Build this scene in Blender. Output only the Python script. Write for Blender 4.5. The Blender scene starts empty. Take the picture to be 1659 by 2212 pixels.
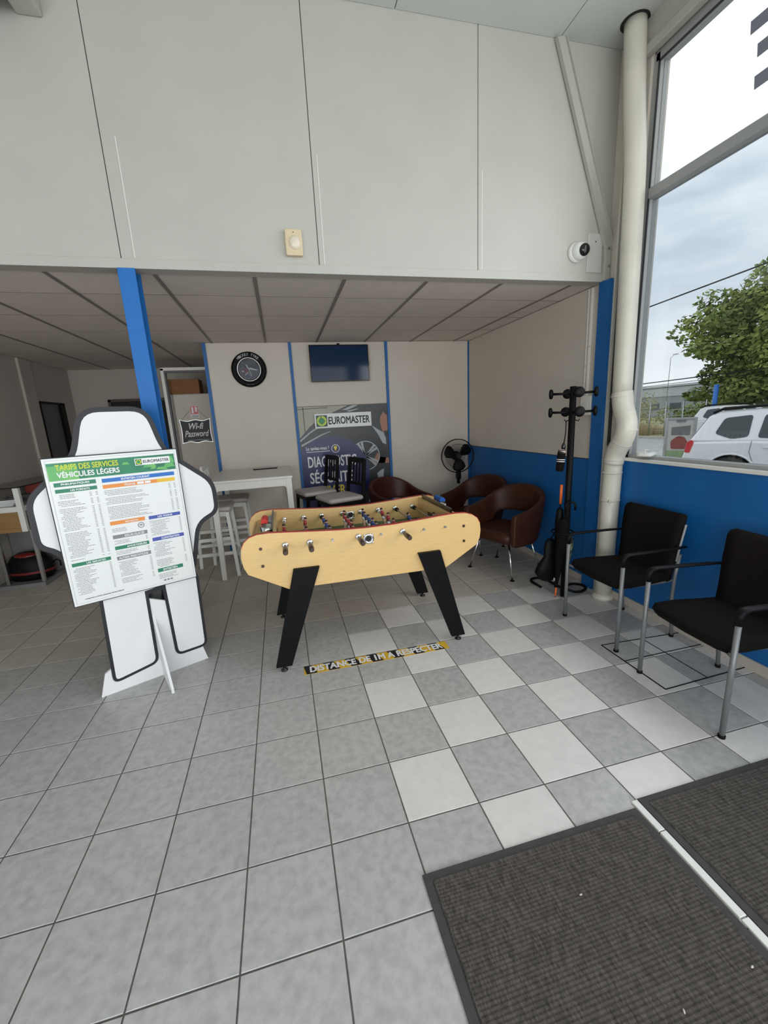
import bpy, bmesh, math, random
from mathutils import Vector, Matrix
random.seed(7)
PI = math.pi
S = bpy.context.scene
C = S.collection

# ------------------------------------------------------------------ camera
cd = bpy.data.cameras.new('camera'); cam = bpy.data.objects.new('camera', cd); C.objects.link(cam)
yaw, pitch, roll = -.2325, .2237, .0514
cy, sy, cp, sp, cr, sr = math.cos(yaw), math.sin(yaw), math.cos(pitch), math.sin(pitch), math.cos(roll), math.sin(roll)
fwd = Vector((-sy*cp, cy*cp, -sp)); rt0 = Vector((cy, sy, 0)); dn0 = fwd.cross(rt0)
rt = rt0*cr + dn0*sr; dn = -rt0*sr + dn0*cr
up = -dn; bk = -fwd
M4 = Matrix(((rt.x, up.x, bk.x, 1.4923), (rt.y, up.y, bk.y, -.9636), (rt.z, up.z, bk.z, 1.5594), (0, 0, 0, 1)))
cam.matrix_world = M4
cd.sensor_fit = 'HORIZONTAL'; cd.sensor_width = 36; cd.lens = 888.21*36/1659
cd.clip_start = .05; cd.clip_end = 300
S.camera = cam

# ------------------------------------------------------------------ world, light, exposure
W = bpy.data.worlds.new('overcast_sky'); S.world = W; W.use_nodes = True
nt = W.node_tree; nt.nodes.clear()
def wn(t, **k):
    n = nt.nodes.new(t)
    for a, b in k.items(): setattr(n, a, b)
    return n
tc = wn('ShaderNodeTexCoord'); mp = wn('ShaderNodeMapping'); mp.inputs['Scale'].default_value = (1.1, 1.1, 4.2)
no = wn('ShaderNodeTexNoise'); no.inputs['Scale'].default_value = 2.2; no.inputs['Detail'].default_value = 6; no.inputs['Roughness'].default_value = .55
rmp = wn('ShaderNodeValToRGB')
rmp.color_ramp.elements[0].position = .36; rmp.color_ramp.elements[0].color = (.50, .58, .68, 1)
rmp.color_ramp.elements[1].position = .62; rmp.color_ramp.elements[1].color = (.93, .96, .97, 1)
sep = wn('ShaderNodeSeparateXYZ'); mr = wn('ShaderNodeMapRange')
mr.inputs['From Min'].default_value = .34; mr.inputs['From Max'].default_value = .48
mr.inputs['To Min'].default_value = 0; mr.inputs['To Max'].default_value = 1
hz = wn('ShaderNodeMapRange'); hz.inputs['From Min'].default_value = .02; hz.inputs['From Max'].default_value = .32
hz.inputs['To Min'].default_value = .85; hz.inputs['To Max'].default_value = 0
mx = wn('ShaderNodeMixRGB'); mx.inputs[2].default_value = (1.0, 1.02, 1.04, 1)
mx2 = wn('ShaderNodeMixRGB'); mx2.inputs[2].default_value = (1.0, 1.0, .98, 1)
bg = wn('ShaderNodeBackground'); bg.inputs['Strength'].default_value = 1.5
ow = wn('ShaderNodeOutputWorld')
L = nt.links.new
L(tc.outputs['Generated'], mp.inputs[0]); L(mp.outputs[0], no.inputs['Vector']); L(no.outputs[0], rmp.inputs[0])
L(tc.outputs['Generated'], sep.inputs[0]); L(sep.outputs['Z'], mr.inputs['Value']); L(sep.outputs['Z'], hz.inputs['Value'])
L(rmp.outputs[0], mx2.inputs[1]); L(hz.outputs[0], mx2.inputs[0])
L(mx2.outputs[0], mx.inputs[1]); L(mr.outputs[0], mx.inputs[0]); L(mx.outputs[0], bg.inputs[0]); L(bg.outputs[0], ow.inputs[0])

def area(name, loc, rot, sx, sy_, power, col=(1, 1, 1), portal=False):
    l = bpy.data.lights.new(name, 'AREA'); l.shape = 'RECTANGLE'; l.size = sx; l.size_y = sy_; l.energy = power; l.color = col
    o = bpy.data.objects.new(name, l); C.objects.link(o); o.location = loc; o.rotation_euler = rot
    if portal: l.cycles.is_portal = True
    return o
area('window_portal', (4.3, -.9, 2.4), (0, PI/2, 0), 2.6, 5.4, 1, portal=True)
area('shopfront_portal', (0, -4.2, 1.8), (PI/2, 0, 0), 7.6, 3.6, 1, portal=True)
# fill lights added inside the shopfront and side window to brighten the interior
area('shopfront_fill', (0.2, -3.9, 1.25), (PI/2, 0, 0), 7.0, 2.1, 175, (.95, .98, 1))
area('side_window_fill', (4.03, -.9, 2.4), (0, PI/2, 0), 2.2, 4.6, 68, (.96, .98, 1))

S.view_settings.view_transform = 'Standard'; S.view_settings.look = 'None'
S.view_settings.gamma = 1; S.view_settings.use_curve_mapping = False; S.view_settings.exposure = 0.0

# ------------------------------------------------------------------ materials
MATS = {}
def mat(name, col, rough=.6, metal=0, noise=0, nscale=40, bump=0, bscale=200, spec=None, stretch=None, col2=None, rand=0, coat=0, thr=None):
    if name in MATS: return MATS[name]
    m = bpy.data.materials.new(name); m.use_nodes = True; t = m.node_tree; b = t.nodes['Principled BSDF']
    b.inputs['Roughness'].default_value = rough; b.inputs['Metallic'].default_value = metal
    if spec is not None: b.inputs['Specular IOR Level'].default_value = spec
    if coat: b.inputs['Coat Weight'].default_value = coat; b.inputs['Coat Roughness'].default_value = .05
    co = t.nodes.new('ShaderNodeTexCoord'); mpp = t.nodes.new('ShaderNodeMapping')
    if stretch: mpp.inputs['Scale'].default_value = stretch
    t.links.new(co.outputs['Object'], mpp.inputs[0])
    n = t.nodes.new('ShaderNodeTexNoise'); n.inputs['Scale'].default_value = nscale; n.inputs['Detail'].default_value = 5
    t.links.new(mpp.outputs[0], n.inputs['Vector'])
    r = t.nodes.new('ShaderNodeValToRGB'); k = noise
    c2 = col2 if col2 else tuple(c*(1-k) for c in col)
    lo, hi = thr if thr else (.3, .7)
    r.color_ramp.elements[0].position = lo; r.color_ramp.elements[0].color = (*c2, 1)
    r.color_ramp.elements[1].position = hi; r.color_ramp.elements[1].color = (*(col if col2 else tuple(min(1, c*(1+k*.5)) for c in col)), 1)
    t.links.new(n.outputs[0], r.inputs[0])
    src = r.outputs[0]
    if rand:
        oi = t.nodes.new('ShaderNodeObjectInfo'); h = t.nodes.new('ShaderNodeHueSaturation'); ma = t.nodes.new('ShaderNodeMapRange')
        ma.inputs['To Min'].default_value = 1-rand; ma.inputs['To Max'].default_value = 1+rand
        t.links.new(oi.outputs['Random'], ma.inputs['Value']); t.links.new(ma.outputs[0], h.inputs['Value']); t.links.new(src, h.inputs['Color']); src = h.outputs[0]
        ad = t.nodes.new('ShaderNodeVectorMath'); ad.operation = 'ADD'; sc = t.nodes.new('ShaderNodeMath'); sc.operation = 'MULTIPLY'; sc.inputs[1].default_value = 37
        t.links.new(oi.outputs['Random'], sc.inputs[0]); t.links.new(co.outputs['Object'], ad.inputs[0]); t.links.new(sc.outputs[0], ad.inputs[1]); t.links.new(ad.outputs[0], mpp.inputs[0])
    t.links.new(src, b.inputs['Base Color'])
    if bump:
        n2 = t.nodes.new('ShaderNodeTexNoise'); n2.inputs['Scale'].default_value = bscale; n2.inputs['Detail'].default_value = 3
        t.links.new(mpp.outputs[0], n2.inputs['Vector']); bp = t.nodes.new('ShaderNodeBump'); bp.inputs['Strength'].default_value = bump; bp.inputs['Distance'].default_value = .002
        t.links.new(n2.outputs[0], bp.inputs['Height']); t.links.new(bp.outputs[0], b.inputs['Normal'])
    MATS[name] = m; return m
def sr_(r, g, b):   # display colour to linear
    f = lambda c: (c/255/12.92) if c <= 10 else ((c/255+.055)/1.055)**2.4
    return (f(r), f(g), f(b))
def glassmat(name, tint=(.96, .98, .98), refl=.06, rough=0.0):
    m = bpy.data.materials.new(name); m.use_nodes = True; t = m.node_tree; t.nodes.clear()
    tr = t.nodes.new('ShaderNodeBsdfTransparent'); tr.inputs[0].default_value = (*tint, 1)
    gl = t.nodes.new('ShaderNodeBsdfGlossy'); gl.inputs['Roughness'].default_value = rough
    mi = t.nodes.new('ShaderNodeMixShader'); mi.inputs[0].default_value = refl; o = t.nodes.new('ShaderNodeOutputMaterial')
    t.links.new(tr.outputs[0], mi.inputs[1]); t.links.new(gl.outputs[0], mi.inputs[2]); t.links.new(mi.outputs[0], o.inputs[0])
    return m
M_wall = mat('painted_metal_panel', (.44, .435, .39), .5, noise=.04, nscale=3, bump=.05, bscale=120)
M_wallc = mat('beige_partition', (.60, .54, .47), .55, noise=.04, nscale=3)
M_wallin = mat('inner_wall_beige', (.46, .42, .37), .6, noise=.06, nscale=2)
M_ceil = mat('ceiling_board', (.74, .65, .58), .85, noise=.04, nscale=5, rand=.04, bump=.15, bscale=300)
M_bar = mat('ceiling_bar', (.24, .20, .18), .6)
M_bright = mat('ceiling_white_panel', (.50, .52, .49), .6, noise=.04, nscale=2)
M_beam = mat('beam_grey_cream', (.42, .40, .35), .6, noise=.08, nscale=6)
M_blue = mat('blue_paint', (.004, .115, .36), .5, noise=.08, nscale=4, bump=.08, bscale=150)
M_bluep = mat('bright_blue_enamel', (.003, .13, .44), .55, noise=.05)
M_grout = mat('dark_grout', (.10, .095, .085), .9, noise=.3, nscale=30)
M_tg = mat('grey_tile', (.455, .447, .438), .36, nscale=30, col2=(.36, .354, .35), rand=.04, bump=.25, bscale=90, thr=(.3, .62))
M_tw = mat('white_tile', (.68, .66, .635), .34, noise=.06, nscale=20, rand=.03, bump=.2, bscale=90)
M_tb = mat('beige_warm_lit_tile', (.50, .455, .405), .4, noise=.1, nscale=20, rand=.05, bump=.2, bscale=90)  # on the rear floor, warm light of the recess put into the colour
M_white = mat('white_paint', (.72, .72, .68), .45, noise=.03)
M_whitel = mat('white_lacquer', (.76, .74, .69), .4, noise=.03)
M_cream = mat('cream_pvc', (.60, .57, .49), .35, noise=.08, nscale=5)
M_black = mat('matt_black', (.0045, .0045, .005), .5, noise=.2, spec=.14)
M_blackg = mat('gloss_black', (.008, .008, .009), .12)
M_fab = mat('black_fabric', (.0075, .006, .0055), .9, spec=.12, noise=.3, nscale=150, bump=.4, bscale=500)
M_mesh = mat('black_mesh_fabric', (.009, .0065, .0055), .8, spec=.15, noise=.3, nscale=300, bump=.5, bscale=700)
M_steel = mat('brushed_steel', (.42, .42, .42), .35, metal=1)
M_legs = mat('silver_grey_coating', (.20, .205, .21), .42, metal=.3)
M_chrome = mat('chrome', (.75, .75, .75), .1, metal=1)
M_alu = mat('painted_aluminium', (.34, .345, .34), .45, noise=.05)
M_alud = mat('dark_rubber_seal', (.03, .03, .035), .6)
M_wood = mat('beech_veneer', (.73, .50, .22), .42, nscale=9, col2=(.66, .43, .17), stretch=(1.5, 1.5, 16))
M_red = mat('red_edge_trim', (.42, .03, .025), .4)
M_redp = mat('red_plastic', (.6, .03, .02), .35)
M_bluepl = mat('blue_plastic', (.01, .10, .42), .35)
M_green = mat('green_pitch', (.07, .13, .05), .5, noise=.1)
M_leather = mat('brown_leather', (.048, .014, .006), .5, spec=.3, noise=.25, nscale=14, bump=.3, bscale=120)
M_leatherd = mat('dark_red_leather', (.055, .011, .007), .42, spec=.35, noise=.25, nscale=14, bump=.3, bscale=120)
M_grey = mat('grey_seat_leatherette', (.52, .48, .45), .5, noise=.08)
M_gpaint = mat('mid_grey_paint', (.17, .17, .165), .6, noise=.08)
M_carpet = mat('ribbed_carpet', (.125, .112, .102), .95, nscale=45, col2=(.052, .046, .042), bump=1.0, bscale=120, stretch=(3.5, .9, 1), spec=.15)
M_rubber = mat('rubber_edge', (.05, .047, .047), .8, noise=.15)
M_board = mat('board_white', (.76, .77, .76), .35)
M_foam = mat('foam_board_white', (.74, .74, .75), .5)
M_ink = mat('black_ink', (.012, .012, .016), .5)
M_inkg = mat('grey_ink', (.22, .22, .23), .5)
M_pgreen = mat('print_green', (.03, .27, .13), .4, nscale=6, col2=(.015, .15, .08))
M_plime = mat('print_lime', (.20, .50, .12), .4, nscale=8, col2=(.06, .36, .12))
M_pdg = mat('print_dark_green', (.015, .19, .10), .4)
M_pyel = mat('print_yellow_green', (.55, .62, .03), .4)
M_yel = mat('print_yellow', (.80, .62, .03), .4)
M_pw = mat('print_white', (.80, .80, .80), .4)
M_pblue = mat('print_blue', (.02, .15, .50), .4)
M_pindigo = mat('print_indigo', (.06, .09, .38), .4)
M_porange = mat('print_orange', (.75, .26, .05), .4)
M_pamber = mat('print_amber', (.75, .48, .04), .4)
M_navy = mat('print_navy', (.010, .012, .10), .35)
M_pdark = mat('print_dark', (.022, .024, .027), .35, noise=.3, nscale=5)
M_pdark2 = mat('print_dark_tyre', (.01, .01, .012), .35)
M_psilver = mat('print_silver', (.36, .38, .40), .35)
M_pstone = mat('print_stone', (.38, .36, .28), .4, noise=.1, nscale=8)
M_pskin = mat('print_skin', (.36, .16, .10), .4)
M_hair = mat('figure_hair', (.03, .012, .01), .4)
M_skin = mat('figure_skin', (.62, .38, .28), .4)
M_fred = mat('figure_red', (.33, .02, .03), .4)
M_fblue = mat('figure_blue', (.02, .05, .20), .4)
M_grip = mat('dark_wood_grip', (.055, .03, .022), .35)
M_hole = mat('dark_screw_cap', (.05, .022, .012), .4)
M_tape_y = mat('tape_yellow', (.70, .42, .03), .5, noise=.1)
M_screen = mat('dark_screen', (.003, .022, .07), .08)  # bluish base: reflected sky put into the screen colour
M_card = mat('cardboard', (.26, .12, .045), .8, noise=.12, nscale=8)
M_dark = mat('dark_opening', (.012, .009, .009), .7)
M_dkgrey = mat('dark_grey_door', (.13, .135, .15), .6)
M_pir = mat('yellowed_plastic', (.60, .50, .33), .4)
M_pirl = mat('frosted_lens', (.68, .60, .48), .3)
M_orange = mat('orange_plastic', (.70, .13, .02), .4)
M_camo = mat('leaf_print', (.25, .30, .18), .8, nscale=30, col2=(.02, .03, .02), thr=(.45, .52))
M_woodd = mat('oak_drawer_front', (.30, .17, .06), .55, noise=.15, nscale=6, stretch=(1, 1, 8))
M_glass = glassmat('window_glass'); M_glasst = glassmat('tinted_window_glass', (.80, .83, .85), .05); M_glassc = glassmat('cabinet_glass', (.9, .94, .94), .12)
M_cary = mat('silver_car_paint', (.76, .76, .78), .28, metal=.15, coat=.6)
M_carw = mat('white_car_paint', (.68, .68, .68), .3, coat=.5)
M_carg = mat('car_glass', (.04, .055, .06), .08)
M_tail = mat('tail_lamp', (.55, .02, .03), .15)
M_tyre = mat('tyre_rubber', (.02, .02, .02), .8)
M_asph = mat('pale_asphalt', (.42, .42, .40), .9, noise=.1, nscale=3)
M_grass = mat('dry_grass', (.40, .33, .17), .9, nscale=1.2, col2=(.16, .22, .06))
M_leaf = mat('tree_leaf', (.31, .37, .09), .7, nscale=.55, col2=(.075, .115, .035), spec=.2)
M_leaf2 = mat('pale_leaf', (.42, .42, .20), .7, noise=.3, nscale=2)
M_bark = mat('bark', (.09, .06, .045), .9, noise=.3)
M_bld = mat('grey_cladding', (.30, .32, .34), .7, noise=.06, nscale=1)
M_bld2 = mat('pale_cladding', (.48, .50, .52), .7, noise=.06, nscale=1)

# ------------------------------------------------------------------ mesh helpers
class MB:
    def __init__(s): s.v = []; s.f = []; s.m = []; s.sm = []
    def add(s, vs, fs, m=0, smooth=False):
        o = len(s.v); s.v += [tuple(x) for x in vs]
        for f in fs: s.f.append(tuple(i+o for i in f)); s.m.append(m); s.sm.append(smooth)
        return s
    def box(s, x0, x1, y0, y1, z0, z1, m=0):
        return s.add([(x0, y0, z0), (x1, y0, z0), (x1, y1, z0), (x0, y1, z0), (x0, y0, z1), (x1, y0, z1), (x1, y1, z1), (x0, y1, z1)],
                     [(0, 3, 2, 1), (4, 5, 6, 7), (0, 1, 5, 4), (1, 2, 6, 5), (2, 3, 7, 6), (3, 0, 4, 7)], m)
    def bar(s, a, b, w, d, m=0, upv=(0, 0, 1)):   # rectangular bar a->b
        a = Vector(a); b = Vector(b); t = (b-a).normalized(); u = Vector(upv)
        if abs(t.dot(u)) > .99: u = Vector((0, 1, 0))
        r = t.cross(u).normalized(); q = r.cross(t)
        vs = [p+r*x*w/2+q*y*d/2 for p in (a, b) for x, y in ((-1, -1), (1, -1), (1, 1), (-1, 1))]
        return s.add(vs, [(0, 3, 2, 1), (4, 5, 6, 7), (0, 1, 5, 4), (1, 2, 6, 5), (2, 3, 7, 6), (3, 0, 4, 7)], m)
    def tube(s, pts, r, seg=10, m=0, closed=False, cap=True):
        pts = [Vector(p) for p in pts]; n = len(pts); R = r if isinstance(r, (list, tuple)) else [r]*n
        prev = None; vs = []
        for i, p in enumerate(pts):
            if closed: t = (pts[(i+1) % n]-pts[i-1])
            else: t = pts[min(i+1, n-1)]-pts[max(i-1, 0)]
            t.normalize()
            if prev is None:
                u = Vector((0, 0, 1)) if abs(t.z) < .9 else Vector((1, 0, 0)); a = t.cross(u).normalized()
            else: a = (prev-t*prev.dot(t)).normalized()
            prev = a; b = t.cross(a)
            vs += [p+(a*math.cos(2*PI*k/seg)+b*math.sin(2*PI*k/seg))*R[i] for k in range(seg)]
        fs = []
        for i in range(n if closed else n-1):
            j = (i+1) % n
            fs += [(i*seg+k, i*seg+(k+1) % seg, j*seg+(k+1) % seg, j*seg+k) for k in range(seg)]
        s.add(vs, fs, m, True)
        if cap and not closed: s.add(vs[:seg], [tuple(range(seg))[::-1]], m); s.add(vs[-seg:], [tuple(range(seg))], m)
        return s
    def lathe(s, prof, c=(0, 0, 0), axis=(0, 0, 1), seg=20, m=0, smooth=True):   # prof (r, h)
        ax = Vector(axis).normalized(); u = Vector((0, 0, 1)) if abs(ax.z) < .9 else Vector((1, 0, 0))
        a = ax.cross(u).normalized(); b = ax.cross(a); c = Vector(c); vs = []
        for r, h in prof: vs += [c+ax*h+(a*math.cos(2*PI*k/seg)+b*math.sin(2*PI*k/seg))*max(r, 1e-5) for k in range(seg)]
        fs = []
        for i in range(len(prof)-1): fs += [(i*seg+k, (i+1)*seg+k, (i+1)*seg+(k+1) % seg, i*seg+(k+1) % seg) for k in range(seg)]
        s.add(vs, fs, m, smooth)
        s.add(vs[:seg], [tuple(range(seg))], m); s.add(vs[-seg:], [tuple(range(seg))[::-1]], m)
        return s
    def cyl(s, a, b, r, seg=16, m=0):
        a = Vector(a); b = Vector(b); return s.lathe([(r, 0), (r, (b-a).length)], a, b-a, seg, m)
    def sph(s, c, r, seg=12, rings=8, m=0):
        r = r if isinstance(r, (tuple, list)) else (r, r, r); vs = []; fs = []
        for i in range(rings+1):
            t = PI*i/rings
            vs += [(c[0]+r[0]*math.sin(t)*math.cos(2*PI*k/seg), c[1]+r[1]*math.sin(t)*math.sin(2*PI*k/seg), c[2]-r[2]*math.cos(t)) for k in range(seg)]
        for i in range(rings): fs += [(i*seg+k, i*seg+(k+1) % seg, (i+1)*seg+(k+1) % seg, (i+1)*seg+k) for k in range(seg)]
        return s.add(vs, fs, m, True)
    def prism(s, poly, fn, a, b, m=0, me=None):   # poly 2d, fn(u, v, w)
        n = len(poly); va = [fn(u, v, a) for u, v in poly]; vb = [fn(u, v, b) for u, v in poly]
        s.add(va+vb, [tuple(range(n))[::-1], tuple(range(n, 2*n))], m)
        s.add(va+vb, [(i, (i+1) % n, n+(i+1) % n, n+i) for i in range(n)], m if me is None else me)
        return s
    def loft(s, rings, m=0, smooth=True, cap=True, closed=True):
        n = len(rings[0]); vs = [p for r in rings for p in r]; fs = []
        for i in range(len(rings)-1):
            fs += [(i*n+k, i*n+(k+1) % n, (i+1)*n+(k+1) % n, (i+1)*n+k) for k in range(n if closed else n-1)]
        s.add(vs, fs, m, smooth)
        if cap: s.add(rings[0], [tuple(range(n))[::-1]], m); s.add(rings[-1], [tuple(range(n))], m)
        return s
    def mesh(s, name, mats):
        me = bpy.data.meshes.new(name); me.from_pydata(s.v, [], s.f)
        for mm in (mats if isinstance(mats, (list, tuple)) else [mats]): me.materials.append(mm)
        me.polygons.foreach_set('material_index', s.m); me.polygons.foreach_set('use_smooth', s.sm)
        bm = bmesh.new(); bm.from_mesh(me); bmesh.ops.remove_doubles(bm, verts=bm.verts, dist=1e-5); bmesh.ops.recalc_face_normals(bm, faces=bm.faces); bm.to_mesh(me); bm.free()
        return me
def rring(cx, cy_, hx, hy, r, z, n=4, fn=None):   # rounded rectangle ring
    out = []
    for qx, qy, a0 in ((1, 1, 0), (-1, 1, PI/2), (-1, -1, PI), (1, -1, 3*PI/2)):
        for i in range(n+1):
            a = a0+PI/2*i/n; out.append((cx+qx*(hx-r)+r*math.cos(a), cy_+qy*(hy-r)+r*math.sin(a), z))
    return out
def cushion(mb, cx, cy_, hx, hy, z0, z1, r=.05, e=.02, m=0):
    mb.loft([rring(cx, cy_, hx-e, hy-e, max(r-e, .01), z0), rring(cx, cy_, hx, hy, r, z0+e), rring(cx, cy_, hx, hy, r, z1-e), rring(cx, cy_, hx-e*.5, hy-e*.5, r, z1-e*.3), rring(cx, cy_, hx-e*1.6, hy-e*1.6, max(r-e, .01), z1)], m)

def link(o, parent=None):
    C.objects.link(o)
    if parent is not None: o.parent = parent
    return o
def tag(o, label=None, cat=None, group=None, kind=None):
    if label: o['label'] = label
    if cat: o['category'] = cat
    if group: o['group'] = group
    if kind: o['kind'] = kind
    return o
def thing(name, label, cat, loc=(0, 0, 0), rz=0, group=None):
    o = bpy.data.objects.new(name, None); C.objects.link(o); o.empty_display_size = .1
    o.location = loc; o.rotation_euler = (0, 0, rz); return tag(o, label, cat, group)
def part(name, mb, mats, parent=None, world=False, bevel=0, label=None, kind=None, seg=2):
    if world and parent is not None:
        l = parent.location; q = parent
        while q.parent: q = q.parent; l = l+q.location
        mb.v = [(a-l.x, b-l.y, c-l.z) for a, b, c in mb.v]
    o = bpy.data.objects.new(name, mb.mesh(name, mats)); link(o, parent)
    if bevel:
        md = o.modifiers.new('bevel', 'BEVEL'); md.width = bevel; md.segments = seg; md.limit_method = 'ANGLE'; md.angle_limit = .7
    if label: o['label'] = label
    if kind: o['kind'] = kind
    return o
def struct(name, mb, mats, parent=None, bevel=0):
    o = part(name, mb, mats, parent, bevel=bevel)
    if parent is None: o['kind'] = 'structure'
    return o
def copy_tree(o, parent=None):
    c = o.copy(); C.objects.link(c); c.parent = parent
    for ch in list(o.children): copy_tree(ch, c)
    return c
def text(name, s, m, parent, org, u, v, w, h, bold=.0, shear=0, label=None, thick=0):
    cu = bpy.data.curves.new('txt', 'FONT'); cu.body = s; cu.shear = shear; cu.resolution_u = 3
    o = bpy.data.objects.new('txt', cu); C.objects.link(o); dg = bpy.context.evaluated_depsgraph_get()
    me = bpy.data.meshes.new_from_object(o.evaluated_get(dg)); bpy.data.objects.remove(o)
    xs = [p.co.x for p in me.vertices]; ys = [p.co.y for p in me.vertices]
    x0, x1, y0, y1 = min(xs), max(xs), min(ys), max(ys); org = Vector(org); u = Vector(u); v = Vector(v)
    for p in me.vertices: p.co = org+u*((p.co.x-x0)/(x1-x0)*w)+v*((p.co.y-y0)/(y1-y0)*h)
    if bold:      # heavier strokes: the same glyphs set again a hair to each side
        k = min(bold, .045)*1.05; b0 = [p.co.copy() for p in me.vertices]; fs = [tuple(f.vertices) for f in me.polygons]; n0 = len(b0); vs = []; ff = []
        sx, sy_ = w/(x1-x0)*k, h/(y1-y0)*k; nn = u.cross(v)*.00004
        for i, (a, c) in enumerate(((0, 0), (1, 0), (-1, 0), (.5, .7), (-.5, .7), (.5, -.7), (-.5, -.7))):
            vs += [p+u*a*sx+v*c*sy_+nn*i for p in b0]; ff += [tuple(q+i*n0 for q in f) for f in fs]
        bpy.data.meshes.remove(me); me = bpy.data.meshes.new(name); me.from_pydata(vs, [], ff)
    me.name = name; me.materials.clear(); me.materials.append(m)
    ob = bpy.data.objects.new(name, me); link(ob, parent)
    if label: ob['label'] = label
    return ob
def disc(c, r, u, v, n=28, a0=0, a1=2*PI):
    c = Vector(c); u = Vector(u); v = Vector(v); return [c+(u*math.cos(a0+(a1-a0)*i/n)+v*math.sin(a0+(a1-a0)*i/n))*r for i in range(n+(0 if a1-a0 > 6.28 else 1))]
def flat(mb, pts, m=0): return mb.add(pts, [tuple(range(len(pts)))], m)
def annulus(mb, c, r0, r1, u, v, n=28, a0=0, a1=2*PI, m=0):
    c = Vector(c); u = Vector(u); v = Vector(v)
    for i in range(n):
        t0 = a0+(a1-a0)*i/n; t1 = a0+(a1-a0)*(i+1)/n
        q = [c+(u*math.cos(t)+v*math.sin(t))*r for t, r in ((t0, r0), (t0, r1), (t1, r1), (t1, r0))]
        flat(mb, q, m)
X = Vector((1, 0, 0)); Y = Vector((0, 1, 0)); Z = Vector((0, 0, 1))

XR, YF, YT, ZC, ZU = 4.06, 2.0, 4.43, 2.505, 3.965
XL, YB = -1.55, 6.55
T = .3045
# ------------------------------------------------------------------ floor with single tiles
fb = MB(); fb.box(-4, XR+.02, -4, YB, -.06, -.002)
floor = struct('floor', fb, M_grout)
def tile_mesh(sx, sy_, m, nm):
    b = MB(); hx, hy = sx/2, sy_/2; c = .0016
    b.add([(-hx, -hy, -.002), (hx, -hy, -.002), (hx, hy, -.002), (-hx, hy, -.002), (-hx, -hy, -c), (hx, -hy, -c), (hx, hy, -c), (-hx, hy, -c),
           (-hx+c, -hy+c, 0), (hx-c, -hy+c, 0), (hx-c, hy-c, 0), (-hx+c, hy-c, 0)],
          [(0, 1, 5, 4), (1, 2, 6, 5), (2, 3, 7, 6), (3, 0, 4, 7), (4, 5, 9, 8), (5, 6, 10, 9), (6, 7, 11, 10), (7, 4, 8, 11), (8, 9, 10, 11)])
    return b.mesh(nm, m)
TS = T-.0052
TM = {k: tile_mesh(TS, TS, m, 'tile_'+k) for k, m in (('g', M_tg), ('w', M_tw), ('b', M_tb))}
edge = XR-13*T-.003
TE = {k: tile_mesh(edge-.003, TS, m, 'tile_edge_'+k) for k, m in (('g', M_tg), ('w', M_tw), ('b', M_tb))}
cand = []
for i in range(-12, 14):
    for j in range(-12, 21):
        k = 'b' if j >= 7 else ('w' if (i >= 6 and (i+j) % 2 == 1) else 'g')  # rear rows take the tile tinted for the warm recess light
        x = (i+.5)*T; y = (j+.5)*T; me = TM[k]
        if i == 13: x = 13*T+edge/2; me = TE[k]
        dx, dy = x-1.49, y+.96
        p = Vector((dx, dy, -1.559)); q = (p.dot(rt), p.dot(dn), p.dot(fwd))
        vis = q[2] > .2 and abs(q[0]/q[2]) < .934+.25 and abs(q[1]/q[2]) < 1.245+.3 and x > XL-.2
        if y > YT and x > .9: vis = False
        cand.append((0 if vis else 1, dx*dx+dy*dy, x, y, me, k))
cand.sort(key=lambda c: c[:2])
rest = MB()
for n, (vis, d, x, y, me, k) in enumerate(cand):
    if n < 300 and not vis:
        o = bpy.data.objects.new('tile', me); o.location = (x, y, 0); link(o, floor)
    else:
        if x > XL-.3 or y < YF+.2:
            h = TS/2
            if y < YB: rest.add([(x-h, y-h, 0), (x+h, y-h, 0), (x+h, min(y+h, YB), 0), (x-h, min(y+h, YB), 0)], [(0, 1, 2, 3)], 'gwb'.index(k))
part('tiles', rest, [M_tg, M_tw, M_tb], floor, kind='stuff')
# access hatch frame let into the tiles beside the chairs
hb = MB()
for a, b, w in (((3.44, .64), (3.44, 1.125), .008), ((3.44, 1.125), (4.045, 1.09), .006), ((3.44, .64), (4.045, .66), .006), ((3.44, .93), (4.045, .93), .005), ((3.75, .65), (3.75, 1.10), .005)):
    hb.bar((*a, .0005), (*b, .0005), w, .003)
struct('trim_1', hb, M_black)

# ------------------------------------------------------------------ ceilings
cb = MB(); cb.box(XL-.1, XR+.1, YF+.1, YB+.1, ZC+.03, ZC+.1)
ceil = struct('ceiling', cb, M_beam)
x0c = 2.724*T; y0c = 6.401*T; sc_ = .600
tp = {}
def cpanel(w, h):
    key = (round(w, 3), round(h, 3))
    if key not in tp:
        b = MB(); b.box(-w/2, w/2, -h/2, h/2, 0, .015); tp[key] = b.mesh('ceiling_tile', M_ceil)
    return tp[key]
xl = [XL]+[x0c+a*sc_ for a in range(-3, 6)]+[XR]
yl = [2.10]+[y0c+r*.605 for r in range(1, 8)]+[YB]
for a in range(len(xl)-1):
    for r in range(len(yl)-1):
        w = xl[a+1]-xl[a]; h = yl[r+1]-yl[r]
        if yl[r] > YT+.1 and xl[a] > 1.0: continue
        if w < .05 or h < .05: continue
        o = bpy.data.objects.new('ceiling_tile', cpanel(w-.024, h-.006)); o.location = ((xl[a]+xl[a+1])/2, (yl[r]+yl[r+1])/2, ZC+.004); link(o, ceil)
for x in xl[1:-1]:
    b = MB(); b.box(x-.013, x+.013, 2.10, YB if x < 1 else YT, ZC, ZC+.006); part('ceiling_bar', b, M_bar, ceil)
b = MB()
for y in yl[1:-1]: b.box(XL, XR, y-.004, y+.004, ZC+.002, ZC+.006)
part('cross_bars', b, M_bar, ceil)
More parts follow.
